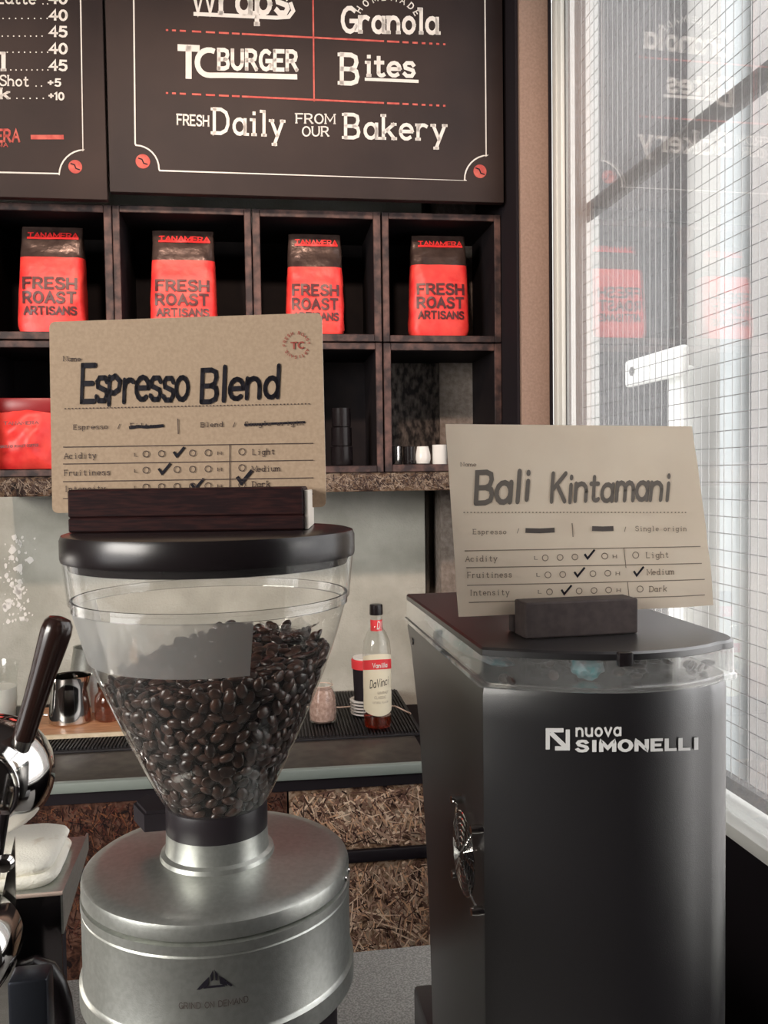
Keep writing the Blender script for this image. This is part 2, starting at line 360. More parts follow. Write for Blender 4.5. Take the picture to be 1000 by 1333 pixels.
M_['woodedge'] = noise_mat('pale_board_side', (.62, .50, .34), (.72, .60, .44), 40, 3, .7)
M_['glass'] = thin('clear_glass', (.96, .97, .96), 1.3)
M_['acrylic'] = thin('clear_acrylic', (.95, .95, .94), 2.0, .04, .14)
M_['hopper'] = thin('hopper_plastic', (.97, .97, .96), .85, .03, .03)
M_['frost'] = thin('frosted_film', (.98, .98, .97), .4, .3, .24, (.99, .98, .96), blur=.12)
M_['pane'] = thin('glare_haze_glass', (.98, .98, .98), 1.7, .0, .085, (.95, .95, .95), haze_scale=3.0)  # scattering haze in the pane stands in for window glare
M_['amber'] = thin('amber_syrup', (.75, .16, .05), 1.2, .05, .10, (.8, .15, .05))
M_['brownglass'] = thin('brown_glass', (.62, .34, .25), 1.4, .03, .1, (.6, .3, .2))
M_['salmon'] = noise_mat('pink_grains', (.38, .24, .20), (.60, .42, .36), 120, 4, .8, bump=.8)
M_['cream'] = mat('cream_label', (.75, .68, .52), .6)
M_['redlabel'] = mat('red_label', (.72, .04, .05), .5)
M_['milk'] = mat('milk', (.72, .72, .68), .4)
M_['cloth'] = noise_mat('stained_cloth', (.50, .36, .22), (.86, .83, .74), 26, 5, .95, bump=.5, bscale=420, spec=.1, lo=.30, hi=.46)
M_['handle'] = mat('dark_brown_handle', (.022, .010, .008), .22, coat=.3)
M_['bean'] = None
M_['wire'] = mat('galvanised_wire', (.40, .40, .39), .4, .5)
M_['darkbar'] = mat('dark_grey_steel', (.10, .10, .10), .6)
M_['stone'] = noise_mat('grey_speckled_counter', (.17, .165, .155), (.34, .33, .31), 420, 3, .55, lo=.4, hi=.62)
M_['rubber'] = mat('black_rubber', (.010, .008, .010), .6)
M_['mesh'] = mat('green_grey_edge', (.26, .29, .26), .5)
M_['teal'] = noise_mat('teal_film', (.03, .42, .48), (.75, .70, .82), 55, 7, .3, lo=.35, hi=.62, bump=1)
M_['cable'] = mat('pale_cable', (.65, .5, .42), .5)

# =================================================================== SETTING
# concrete back wall
m = noise_mat('rendered_concrete', (.40, .395, .350), (.53, .525, .475), 9, 9, .9, bump=.9, bscale=150, spec=.1)
struct('wall_back', bx((-2.4, 2.64, 0), (.535, 2.76, 3.1)), m, back=True)
bm = bx((.535, 2.72, 0), (.60, 2.78, 3.1)); box(bm, (.545, 2.68, 0), (.555, 2.72, 3.1))
struct('trim_1', bm, noise_mat('shaded_wall_recess', (.10, .085, .075), (.14, .12, .105), 10, 4, .9), back=True)  # shade inside the recess is put into this dark colour
struct('wall_return', bx((.577, 2.60, 0), (.90, 2.76, 3.1)), noise_mat('rough_brown_render', (.22, .18, .155), (.34, .29, .26), 60, 5, .95, bump=1, bscale=200), back=True)
# flaking patch of white paint on the concrete
bm = NB(); rr = random.Random(3)
for k in range(120):
    cx = -.655 + rr.gauss(0, .022) ; cz = 1.235 + rr.uniform(-.13, .12); r = rr.choice((.0015, .002, .003, .004, .007)) * rr.uniform(.7, 1.5)
    n = 7; vs = [bm.verts.new((cx + r * cos(2 * pi * i / n) * rr.uniform(.5, 1.3), 2.6385, cz + r * sin(2 * pi * i / n) * rr.uniform(.6, 1.6))) for i in range(n)]
    bm.faces.new(vs)
r_ = bmesh.ops.extrude_face_region(bm, geom=list(bm.faces)); bmesh.ops.translate(bm, vec=(0, .0016, 0), verts=[v for v in r_['geom'] if isinstance(v, bmesh.types.BMVert)])
struct('wall_paint_flakes', bm, mat('flaking_white_paint', (.85, .83, .80), .8), back=True)
# right wall below and above the window, sill, frame, glass
blackwall = mat('black_wall', (.010, .008, .010), .85, spec=.1)
struct('wall_right', bx((.79, -2.6, 0), (.90, 2.66, .918)), blackwall)
struct('wall_right_top', bx((.79, -2.6, 3.0), (.90, 2.66, 3.1)), blackwall)
struct('wall_right_rear', bx((.79, -2.6, .918), (.90, .12, 3.0)), blackwall)
t = thing('window_1', None, None, (.84, .3, .918), kind='structure')
obj('window_sill', bx((.775, .12, .918), (.90, 2.177, .941), .002), M_['frame'], t)
bm = bx((.79, 2.115, .941), (.815, 2.177, 3.0), .002); box(bm, (.785, 2.135, .941), (.79, 2.16, 3.0), .001)
obj('window_frame', bm, M_['frame'], t)
bm = bx((.80, 2.108, .941), (.812, 2.115, 3.0)); obj('window_seal', bm, M_['darkbar'], t)
for y in (.125,): obj('mullion', bx((.79, y, .941), (.83, y + .05, 3.0), .002), M_['frame'], t)
obj('window_pane', bx((.800, .17, .944), (.804, 2.112, 3.0)), M_['pane'], t)
# brown column and dark board beside the shelf
struct('trim_2', bx((.706, 2.18, 0), (.782, 2.60, 3.1), .002), M_['brown'])
struct('trim_3', bx((.6985, 2.19, 1.1), (.7055, 2.60, 3.1)), M_['blackmatte'])
struct('trim_4', bx((.782, 2.178, .941), (.7895, 2.20, 3.1)), M_['blackmatte'])
struct('ceiling', bx((-2.4, -2.7, 3.1), (.95, 2.9, 3.2)), mat('dark_ceiling', (.05, .04, .04), .9))
struct('floor', bx((-2.4, -2.7, -.1), (.95, 2.9, 0)), noise_mat('dark_floor', (.03, .025, .022), (.05, .042, .037), 6, 4, .7))
lw = noise_mat('dark_brown_wall', (.10, .06, .05), (.14, .085, .07), 5, 4, .8)
struct('wall_left', bx((-2.4, .35, 0), (-2.3, 2.9, 3.1)), lw)
struct('wall_left_rear', bx((-2.4, -2.7, 0), (-2.3, -1.35, 3.1)), lw)
struct('wall_left_low', bx((-2.4, -1.35, 0), (-2.3, .35, 1.0)), lw)
struct('wall_left_top', bx((-2.4, -1.35, 2.7), (-2.3, .35, 3.1)), lw)
struct('wall_front', bx((-2.3, -2.7, 0), (.9, -2.6, 3.1)), mat('dark_front_wall', (.02, .014, .014), .8))

# ---- outside the window: alley
struct('ground', bx((.95, -4, -.2), (9, 12, -.05)), noise_mat('pavement', (.35, .34, .33), (.45, .44, .43), 4, 5, .9))
pale = noise_mat('pale_render', (.36, .36, .345), (.42, .42, .40), 3, 5, .9)
def corrug(bm, y0, y1, x, z0, z1, pitch, amp):
    n = int((y1 - y0) / pitch) * 4; prev = None
    for i in range(n + 1):
        y = y0 + (y1 - y0) * i / n; xx = x + amp * cos(i * pi / 2)
        a, b = bm.verts.new((xx, y, z0)), bm.verts.new((xx, y, z1))
        if prev: bm.faces.new((prev[0], prev[1], b, a))
        prev = (a, b)
bm = bx((2.06, 2.70, 0), (2.3, 8, 4.6)); struct('building_wall_across', bm, pale)
bm = NB(); corrug(bm, 2.70, 3.30, 2.02, 0, 4.6, .07, .012)
r_ = bmesh.ops.solidify(bm, geom=list(bm.faces), thickness=.002)
obj('corrugated_sheet', bm, mat('pale_corrugated_sheet', (.60, .58, .57), .6), base=(2.02, 3.0, 0), label='pale corrugated sheeting across the alley, seen through the wire mesh', cat='sheeting')
obj('blue_pipe', bx((1.98, 3.32, 0), (2.05, 3.47, 4.6), .03, 3), mat('pale_blue_grey', (.36, .40, .41), .5), base=(2.0, 3.4, 0), label='pale blue grey downpipe on the wall across the alley', cat='pipe')
obj('dark_shutter', bx((1.97, 3.87, 0), (2.06, 4.69, 4.6)), noise_mat('dark_grey_shutter', (.03, .03, .033), (.05, .05, .053), 8, 4, .7), base=(2.0, 4.3, 0), label='tall dark grey panel across the alley, seen through the wire mesh', cat='panel')
# white bracket and post by the shutter
t = thing('wall_bracket', 'white metal bracket on a short white post outside the window', 'bracket', (1.9, 3.75, 0))
bm = NB(); box(bm, (1.86, 3.55, 1.93), (1.90, 4.12, 2.06), .015, 3); obj('arm', bm, M_['frame'], t)
obj('post', bx((1.905, 3.62, 0), (1.96, 3.76, 1.98), .01), M_['frame'], t)
bm = NB(); lathe(bm, [(0, 0), (.022, 0), (.022, .01), (0, .01)], (1.852, 4.03, 2.0), 16, 'X'); obj('bolt', bm, M_['darkbar'], t)
# wire mesh screen
t = thing('wire_mesh_screen', 'fine galvanised wire mesh screen covering the outside of the window', 'mesh', (.84, .3, .96))
bm = NB()
y = 2.10
while y > .2: tube(bm, [(.838, y, .96), (.838, y, 3.05)], .0009, 4, False); y -= .0262
obj('upright_wires', bm, M_['wire'], t, kind='stuff')
bm = NB(); z = .985
while z < 3.03: tube(bm, [(.8405, .2, z), (.8405, 2.13, z)], .0009, 4, False); z += .0302
obj('cross_wires', bm, M_['darkbar'], t, kind='stuff')
obj('bottom_rail', bx((.832, .2, .958), (.85, 2.15, .981)), M_['darkbar'], t)
obj('side_rail', bx((.832, 2.105, .958), (.85, 2.13, 3.05)), M_['darkbar'], t)
obj('cross_rail', bx((.85, .2, 2.147), (.875, 2.15, 2.183), .004), M_['darkbar'], t)

# =================================================================== MENU BOARDS
YM = 2.28
def MP(px, py): p = Bp(px, py, YM - .0012); return p
def pl_px(bm, pts, wpx, pf, sub=0):
    """painted line through photo points on plane pf"""
    P = [pf(*p) for p in pts]; k = (pf(pts[0][0] + 1, pts[0][1]) - P[0]).length
    O = P[0]; X = Vector((1, 0, 0)); Z = Vector((0, 0, 1))
    dx = (pf(pts[0][0] + 50, pts[0][1]) - O); dx.z = 0; dx.normalize()
    f = lambda u, v: O + dx * u + Z * v
    stroke(bm, [((p - O).dot(dx), (p - O).z) for p in P], wpx * k / 2, f, cap=False, sub=sub)
def board_name(t, items, m, pf=MP, name='lettering', hw=.5):
    pass
b2 = thing('menu_board', 'large dark menu board listing burger, bites and bakery above the shelf', 'menu board', (.19, 2.29, 2.226), 'menu boards', True)
bm = bx((-.309, YM, 2.226), (.69, 2.305, 2.95), .002); obj('board', bm, M_['board'], b2)
b1 = thing('menu_board', 'dark menu board with a column of coffee prices, at the left edge', 'menu board', (-.8, 2.29, 2.206), 'menu boards', True)
bm = bx((-1.3, YM, 2.206), (-.315, 2.305, 2.95), .002); obj('board', bm, M_['board'], b1)
def arc_px(cx, cy, r, a0, a1, n=8): return [(cx + r * cos(radians(a0 + (a1 - a0) * i / n)), cy + r * sin(radians(a0 + (a1 - a0) * i / n))) for i in range(n + 1)]
bm = NB()
pl_px(bm, [(173.5, -60), (176, 187)] + arc_px(176, 220, 31, -88, 0) + [(208, 222), (607, 235)] + arc_px(636, 233, 31, 178, 268) + [(633, 203), (631, -60)], 2.0, MP)
obj('border_line', bm, M_['chalk'], b2)
bm = NB()
pl_px(bm, [(104, -60), (108, 196)] + arc_px(110, 228, 33, -92, -178) + [(76, 226), (-60, 223)], 2.0, MP)
obj('border_line', bm, M_['chalk'], b1)
def word(t, s, x0, y0, x1, y1, h, hw=.5, serif=1.1, m='chalk', gap=1.7, pf=MP, name='lettering', **kw):
    bm = NB(); f = pxline(pf, x0, y0, x1, y1, h, s, gap=gap, **{k: v for k, v in kw.items() if k == 'mono'})
    text(bm, s, f, hw, serif, gap=gap, **kw); return obj(name, bm, M_[m], t)
word(b2, 'FRESH', 231, 162, 272, 164, 13, .75, .9)
word(b2, 'Daily', 279, 173, 369, 177, 31, .62, 1.1, gap=2.0)
word(b2, 'FROM', 386, 160, 436, 161, 12, .6, .9)
word(b2, 'OUR', 394, 177, 428, 177, 12, .6, .9)
word(b2, 'Bakery', 450, 179, 580, 182, 30, .62, 1.1, gap=2.0)
word(b2, 'T', 234, 99, 258, 100, 37, .95, 0)
bm = NB(); pl_px(bm, arc_px(272, 80, 15, -60, -180, 6)[0:] + arc_px(273, 82, 16, 180, 90, 6) + [(300, 98), (387, 100)], 7.0, MP); obj('lettering', bm, M_['chalk'], b2)
word(b2, 'BURGER', 285, 89, 387, 91, 24, .95, .8, gap=2.0)
word(b2, 'B', 445, 108, 467, 109, 37, .65, 1)
word(b2, 'ites', 477, 98, 540, 99, 27, .75, 1.0, gap=1.6)
word(b2, 'Granola', 446, 41, 571, 43, 31, .75, 1.0, gap=1.4)
word(b2, 'Wraps', 250, 17, 376, 17, 38, .75, 1.0, gap=1.6)
bm = NB(); pl_px(bm, [(475, 103), (545, 106)], 4.0, MP); obj('underline', bm, M_['chalk'], b2)
bm = NB(); pl_px(bm, [(252, 18), (360, 23), (376, 22), (382, 14), (378, 3)], 5, MP)
obj('underline', bm, M_['chalk'], b2)
bm = NB()
for i, c in enumerate('HOMEMADE'):
    a = radians(-150 + i * 17); cx, cy = 507 + 40 * cos(a), 31 + 34 * sin(a)
    O = MP(cx - 3, cy + 3); k = (MP(cx + 1, cy) - MP(cx, cy)).length; ang = -(a + pi / 2)
    ux = Vector((cos(ang), 0, sin(ang))); vx = Vector((-sin(ang), 0, cos(ang)))
    text(bm, c, lin(O, ux * k * .95, vx * k * .95), .75, .8)
obj('lettering', bm, M_['chalk'], b2)
bm = NB()
def dashed(y0, y1, solid):
    for xa, xb in [(216, 219), (224, 229), (234, 242), (250, 262), (268, 280), (285, 298), (302, 312), (315, 500), (504, 520), (524, 532), (537, 544), (549, 554), (559, 563), (568, 572), (577, 580)]:
        yy = lambda x: y0 + (y1 - y0) * (x - 216) / 370
        pl_px(bm, [(xa, yy(xa)), (xb, yy(xb))], 2.4, MP)
dashed(39, 58, 0); dashed(121, 138, 0)
pl_px(bm, [(407, -60), (409, 132)], 2.0, MP)
obj('red_rules', bm, M_['chalkred'], b2)
def beanmark(t, cx, cy, r=9.5):
    bm = NB(); c = MP(cx, cy); k = (MP(cx + 1, cy) - c).length
    vs = [bm.verts.new(c + Vector((cos(2 * pi * i / 20) * r * k, 0, sin(2 * pi * i / 20) * r * k))) for i in range(20)]
    bm.faces.new(vs); e = obj('bean_emblem', bm, M_['chalkred'], t, False)
    bm = NB(); dd = Vector((0, -.0008, 0))
    stroke(bm, [(-6, 4), (-1, 2.5), (1, -2.5), (6, -4)], .8, lambda u, v: c + dd + Vector((u * k, 0, v * k)), cap=False); obj('emblem_crease', bm, M_['ink'], t)
beanmark(b2, 186, 210); beanmark(b2, 625, 223, 8.5); beanmark(b1, 98, 217, 9)
for s, y in (('40', 4), ('40', 25.5), ('45', 47), ('40', 69), ('45', 91)):
    word(b1, s, 65, y, 87, y + .7, 12.5, .9, 0, gap=1.5)
word(b1, '+5', 63, 112, 79, 112, 9, .9, 0); word(b1, '+10', 64, 129, 83, 130, 9, .95, 0, gap=1.2)
word(b1, 'Latte', -4, 4, 47, 5, 17, .55, .9, gap=1.4); word(b1, 'l', 1, 91, 8, 91, 22, .8, 1.1)
word(b1, 'Shot', 0, 111, 37, 112, 13, .6, .9, gap=1.4); word(b1, 'k', 1, 128, 12, 128, 13, .85, 1.1)
bm = NB()
for x0, x1, st, y in ((56, 62, 6, 5), (4, 63, 8.2, 24), (3, 62, 7.4, 47), (2, 62, 7.5, 68), (14, 63, 6.9, 91), (47, 58, 7, 112), (22, 60, 8.6, 128)):
    x = x0
    while x <= x1:
        c = MP(x, y); k = .0018; bm.faces.new([bm.verts.new(c + Vector((cos(i * pi / 3) * k, 0, sin(i * pi / 3) * k))) for i in range(6)]); x += st
obj('leader_dots', bm, M_['chalk'], b1, False, kind='stuff')
word(b1, 'TANAMERA', -62, 184, 25, 184, 15, .9, .6, 'chalkred', gap=1.8)
word(b1, 'INDONESIA', -40, 191, 10, 191, 5, .8, .6, 'chalkred', gap=1.8)
bm = NB(); pl_px(bm, [(40, 178.5), (83, 178.5)], 6, MP); obj('red_bar', bm, M_['chalkred'], b1)

# =================================================================== CUBBY SHELF: separate wooden boxes
XS = [(-.655, -.3165), (-.3145, .0335), (.0365, .3715), (.3755, .697)]
ZS = [(1.5265, 1.869), (1.872, 2.212)]
LAB = [[('dark wooden cubby box holding the flat red pouch, lower left corner', 0), ('dark wooden cubby box hidden behind the espresso sign', 0), ('dark wooden cubby box with stacked dark glasses inside', 0), ('dark wooden cubby box with a row of small cups inside', 0)],
       [('upper cubby box around the leftmost red coffee bag', 0), ('upper cubby box around the second red coffee bag from the left', 0), ('upper cubby box around the third red coffee bag from the left', 0), ('upper cubby box around the rightmost red coffee bag', 0)]]
for j, (z0, z1) in enumerate(ZS):
    for i, (x0, x1) in enumerate(XS):
        t = thing('cubby_box', LAB[j][i][0], 'shelf', ((x0 + x1) / 2, 2.48, z0), 'wooden cubby boxes on the back wall', True)
        th = .0175 + .002 * ((i * 3 + j) % 2)
        def panel(nm, a, b, inner):
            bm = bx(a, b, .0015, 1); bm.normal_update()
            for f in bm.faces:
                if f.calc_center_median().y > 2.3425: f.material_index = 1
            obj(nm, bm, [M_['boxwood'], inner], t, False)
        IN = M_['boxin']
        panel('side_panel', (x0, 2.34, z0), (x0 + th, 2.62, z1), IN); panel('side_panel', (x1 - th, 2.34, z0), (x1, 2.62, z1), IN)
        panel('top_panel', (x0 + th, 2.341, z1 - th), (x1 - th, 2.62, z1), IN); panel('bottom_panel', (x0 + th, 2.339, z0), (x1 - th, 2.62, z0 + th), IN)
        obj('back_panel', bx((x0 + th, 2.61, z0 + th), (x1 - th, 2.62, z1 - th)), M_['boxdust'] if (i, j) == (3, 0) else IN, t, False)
SB = thing('shelf_board', 'thick chipboard shelf carrying the cubby boxes, its edge showing wood strands', 'shelf', (0, 2.5, 1.4755), None, True)
bm = bx((-.66, 2.345, 1.4755), (.6975, 2.635, 1.526), .001)
obj('board', bm, M_['osbgrey'], SB)

# ---- coffee bags
def bag(x0, x1, z0, ztop, zred, label, lean=0, seed=0, xt0=None, xt1=None):
    t = thing('coffee_bag', label, 'coffee bag', ((x0 + x1) / 2, 2.43, z0), 'red coffee bags on the shelf', True)
    xt0 = x0 + .012 if xt0 is None else xt0; xt1 = x1 - .006 if xt1 is None else xt1
    H = ztop - z0; N = 40; rows = 34
    def sec(v):
        k = v ** 1.15
        cx = ((x0 + x1) * (1 - k) + (xt0 + xt1) * k) / 2; w = (x1 - x0) * (1 - k) + (xt1 - xt0) * k
        w *= 1 - .10 * max(0, 1 - v * 14) 
        d = .082 * (1 - .80 * max(0, (v - .45) / .55) ** 1.3) * (1 - .12 * max(0, 1 - v * 10))
        return cx, w / 2, d / 2
    yc = lambda v: 2.43 - .004 + .010 * v
    def surf(a, v):
        cx, hw_, hd = sec(v); c, s = cos(a), sin(a); e = .42
        x = cx + hw_ * math.copysign(abs(c) ** e, c); y = yc(v) + hd * math.copysign(abs(s) ** .5, s)
        p = Vector((x, y, z0 + H * v))
        q = noise.noise(Vector((x * 26 + seed, y * 18, p.z * 20))) * .0045 + noise.noise(Vector((x * 70, seed, p.z * 55))) * .0016
        if v < .02: q = 0
        p.y += q * (1 if s < 0 else -1); p.x += q * .6 * c
        return p
    def part(nm, v0, v1, m, cap0, cap1, n):
        bm = NB(); R = []
        for r in range(n + 1):
            v = v0 + (v1 - v0) * r / n; R.append([bm.verts.new(surf(2 * pi * i / N, v)) for i in range(N)])
        for A, Bq in zip(R, R[1:]):
            for i in range(N): bm.faces.new((A[i], A[(i + 1) % N], Bq[(i + 1) % N], Bq[i]))
        if cap0: bm.faces.new(R[0][::-1])
        if cap1: bm.faces.new(R[-1])
        return obj(nm, bm, m, t)
    vr = (zred - z0) / H
    part('pouch_body', 0.0, vr, M_['bagred'], 1, 0, 26); part('foil_top', vr, 1, M_['bagfoil'], 0, 1, 14)
    def front(x, z, off=.0026):
        v = (z - z0) / H; cx, hw_, hd = sec(v); c = max(-.999, min(.999, (x - cx) / hw_)); c = math.copysign(abs(c) ** (1 / .42), c)
        p = surf(-math.acos(c) if True else 0, v); return Vector((x, p.y - off, z))
    W_ = (x1 - x0)
    def lett(s, xa, xb, zb, h, hw, m, nm='lettering', gap=2.0, serif=0):
        w = sum(GL[c][0] + gap for c in s) - gap; bm = NB()
        text(bm, s, lambda u, v: front(xa + (xb - xa) * u / w, zb + h * v / 8), hw, serif, gap=gap, sub=2.5); obj(nm, bm, M_[m], t)
    xl, xr = x0 + W_ * .13, x1 - W_ * .115; zt = z0 + (zred - z0) * .585
    lett('FRESH', xl, xr, zt, .0265, .95, 'bagtext'); lett('ROAST', xl - .001, xr - .002, zt - .037, .0265, .95, 'bagtext'); lett('ARTISANS', xl, xr - .001, zt - .067, .019, .95, 'bagtext', gap=1.6)
    zh = ztop - .030
    lett('TANAMERA', xt0 + .018, xt1 - .012, zh, .013, .8, 'bagtop', gap=1.5, serif=.6)
    bm = NB(); P = [front(xt0 + .016 + (xt1 - xt0 - .026) * i / 12, zh - .004 + .006 * k) for k in (0, 1) for i in range(13)]
    vs = [bm.verts.new(p) for p in P]
    for i in range(12): bm.faces.new((vs[i], vs[i + 1], vs[i + 14], vs[i + 13]))
    obj('header_bar', bm, M_['bagtop'], t)
    return t
bag(-.570, -.397, 1.892, 2.176, 2.094, 'leftmost red coffee bag in the upper row, black foil top', 0, 1)
bag(-.238, -.060, 1.892, 2.174, 2.092, 'second red coffee bag from the left, creased shiny foil top', 0, 5)
bag(.120, .280, 1.892, 2.172, 2.080, 'third red coffee bag from the left, half hidden by the espresso sign', 0, 9)
bag(.457, .625, 1.893, 2.176, 2.092, 'rightmost red coffee bag in the upper row', 0, 14)
# small flat pouch bottom left
t = thing('coffee_pouch', 'flat wide red coffee pouch with a darker folded top, lower left of the shelf', 'coffee pouch', (-.565, 2.42, 1.546), None, True)
def pillow(x0, x1, z0, z1, y, d, m, nm, t, seed=0):
    bm = NB(); n = 22; F = {}
    for s in (-1, 1):
        for i in range(n + 1):
            for j in range(n + 1):
                if s == 1 and (i in (0, n) or j in (0, n)): F[s, i, j] = F[-1, i, j]; continue
                u, v = i / n, j / n; k = (sin(pi * u) * sin(pi * (v * .9 + .05))) ** .5 if 0 < i < n else 0
                q = noise.noise(Vector((u * 4 + seed, v * 4, s))) * .012 * k
                F[s, i, j] = bm.verts.new((x0 + (x1 - x0) * u, y + s * d / 2 * k + q, z0 + (z1 - z0) * v))
    for s in (-1, 1):
        for i in range(n):
            for j in range(n):
                q = [F[s, i, j], F[s, i + 1, j], F[s, i + 1, j + 1], F[s, i, j + 1]]
                if len(set(q)) == 4: bm.faces.new(q)
    return obj(nm, bm, m, t)
pillow(-.635, -.485, 1.5465, 1.70, 2.42, .07, M_['bagred'], 'pouch_body', t, 3)
obj('folded_top', bx((-.632, 2.405, 1.694), (-.487, 2.418, 1.731), .004), mat('dull_red_fold', (.30, .02, .025), .35), t)
bm = NB()
PP = lambda px, py: Bp(px, py, 2.378)
text(bm, 'TANAMERA', pxline(PP, 5, 553, 50, 552, 4, 'TANAMERA'), .7)
text(bm, 'GROUND ROAST COFFEE', pxline(PP, 0, 583, 50, 581, 3, 'GROUND ROAST COFFEE'), .9)
obj('lettering', bm, M_['bagtext'], t)

# ---- little cups and dark glasses
def cup_prof(t, prof, m, c, nm, hollow=.0025):
    bm = NB(); inner = [(max(0, r - hollow), h + (hollow if i == 0 else 0)) for i, (r, h) in enumerate(prof)]
    lathe(bm, [(0, prof[0][1])] + prof + inner[::-1] + [(0, prof[0][1] + hollow)], c, 32); return obj(nm, bm, m, t)
def cup(name, label, x, r, h, m, prof=None, handle=None, y=2.40, z=1.5465, group='small cups on the shelf'):
    t = thing(name, label, 'cup', (x, y, z), group, True)
    cup_prof(t, [(r * a, h * b) for a, b in (prof or [(.96, 0), (1, .05), (1, .97), (1.02, 1)])], m, (x, y, z), 'cup_body')
    if handle:
        bm = NB(); tube(bm, [(x + handle * (r + .013 * sin(a)), y - .004, z + h * (.5 + .32 * cos(a))) for a in [pi * k / 8 for k in range(9)]], .0028, 6); obj('handle', bm, m, t)
    return t
cup('steel_cup', 'little straight steel cup at the left end of the cup row', .414, .0175, .050, M_['chrome'])
cup('black_cup', 'glossy black cup between the steel cup and the round white one', .451, .0165, .049, M_['blackgloss'])
cup('white_cup', 'rounded white cup narrowing at the rim, in the middle of the cup row', .4885, .0215, .049, M_['white'], [(.62, 0), (.85, .05), (1.0, .3), (.97, .55), (.76, .95), (.74, 1)])
cup('white_cup', 'straight white cup half hidden behind the paper sign', .536, .0205, .053, M_['white'])
for k in range(3):
    z = 1.5465 + k * .052
    cup('dark_glass', ['bottom', 'middle', 'top'][k] + ' dark glass of the stack in the dark cubby', .265, .030 - .002 * k, .05, M_['blackgloss'], z=z, group='stacked dark glasses')

# =================================================================== BACK COUNTER
Ct = thing('back_counter', 'dark steel topped back counter under the shelf', 'counter', (-.6, 2.3, 0), None, True)
obj('counter_top', bx((-1.5, 1.95, .846), (.415, 2.635, .87), .002), M_['steeldark'], Ct)
obj('front_edge', bx((-1.5, 1.93, .8485), (.415, 1.95, .871), .003), M_['mesh'], Ct)
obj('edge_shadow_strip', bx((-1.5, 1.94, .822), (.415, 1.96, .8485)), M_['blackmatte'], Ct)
# cabinet under the top: chipboard fronts and a black strip standing in for the dark drawer gap
Cb = thing('counter_cabinet', 'base cabinet with raw chipboard drawer fronts under the back counter', 'cabinet', (-.6, 2.3, 0), None, True)
obj('carcass', bx((-1.5, 1.962, 0), (.52, 2.62, .822)), M_['blackmatte'], Cb)
for x0, x1, mm in ((-1.4, -.70, 'osbshade'), (-.695, .093, 'osbshade'), (.097, .46, 'osb')):
    obj('drawer_front', bx((x0, 1.945, .679), (x1, 1.962, .821), .001), M_[mm], Cb, False)
    obj('door_front', bx((x0, 1.945, .10), (x1, 1.962, .650), .001), M_[mm], Cb, False)
bm = NB(); [box(bm, (x0 + .001, 1.937, .651), (x1 - .001, 1.962, .678), .002) for x0, x1 in ((-1.4, .46),)]
obj('drawer_gap_strip', bm, M_['black'], Cb)
def strands(parent, x0, x1, z0, z1, y, cnt, tones, seed, lo=.006, hi=.045):
    rs = random.Random(seed); bm = NB()
    for k in range(cnt):
        L_ = lo + (hi - lo) * rs.random() ** 2; w = rs.uniform(.0012, .0042) * (1.6 if hi > .06 else 1) * (1 if L_ < .02 else .7); a = rs.uniform(0, pi)
        if rs.random() < .4: a = rs.gauss(pi * .62, .5)
        cx, cz = rs.uniform(x0, x1), rs.uniform(z0, z1); yy = y - rs.uniform(.0001, .0011)
        P = [(-L_ / 2, -w * rs.uniform(.1, .5)), (-L_ * .2, -w / 2), (L_ / 2, -w * rs.uniform(.1, .4)), (L_ * rs.uniform(.3, .5), w / 2), (-L_ * .4, w * rs.uniform(.2, .5))]
        Q_ = [(cx + u * cos(a) - v * sin(a), cz + u * sin(a) + v * cos(a)) for u, v in P]
        if any(not (x0 <= u <= x1 and z0 <= v <= z1) for u, v in Q_): continue
        tl = rs.uniform(-.0006, .0002)
        f = bm.faces.new([bm.verts.new((u, yy + (tl if i < 2 else 0), v)) for i, (u, v) in enumerate(Q_)]); f.material_index = rs.randrange(len(tones))
    o = obj('wood_strands', bm, tones, parent, False, kind='stuff'); return o
def tone(n, c): return mat(n, c, .7, spec=.2)
T_ = [tone('strand_pale', (.90, .68, .50)), tone('strand_orange', (.74, .44, .27)), tone('strand_tan', (.58, .38, .27)), tone('strand_brown', (.26, .14, .10)), tone('strand_dark', (.045, .02, .016)), tone('strand_brown_two', (.42, .25, .18)), tone('strand_umber', (.16, .08, .06))]
TD = [tone('shaded_red', (.10, .028, .018)), tone('shaded_dark', (.022, .008, .007)), tone('shaded_brown', (.05, .018, .014)), tone('shaded_orange', (.20, .075, .035)), tone('shaded_black', (.012, .006, .006))]  # strand tones darkened to carry the shade on the left fronts
TG = [tone('aged_strand_a', (.16, .12, .095)), tone('aged_strand_b', (.07, .045, .038)), tone('aged_strand_c', (.03, .018, .016)), tone('aged_strand_d', (.26, .20, .155))]
strands(SB, -.655, .695, 1.477, 1.5255, 2.345, 2400, TG, 5, .008, .05)
strands(Cb, .100, .42, .682, .818, 1.945, 900, T_, 1, .008, .07); strands(Cb, .100, .42, .38, .647, 1.945, 1400, T_, 2, .008, .07)
strands(Cb, -.50, .09, .682, .818, 1.945, 1700, TD, 3); strands(Cb, -.50, .09, .50, .647, 1.945, 1200, TD, 4)
# ribbed mat
t = thing('bar_mat', 'black ribbed rubber bar mat along the back counter', 'mat', (0, 2.3, .87), None, True)
obj('mat_base', bx((-1.2, 2.145, .8702), (.437, 2.60, .875), .001), M_['rubber'], t)
bm = NB(); x = -.62
while x < .43:
    box(bm, (x, 2.155, .875), (x + .004, 2.59, .8795)); x += .0085
obj('ribs', bm, M_['rubber'], t, False, kind='stuff')
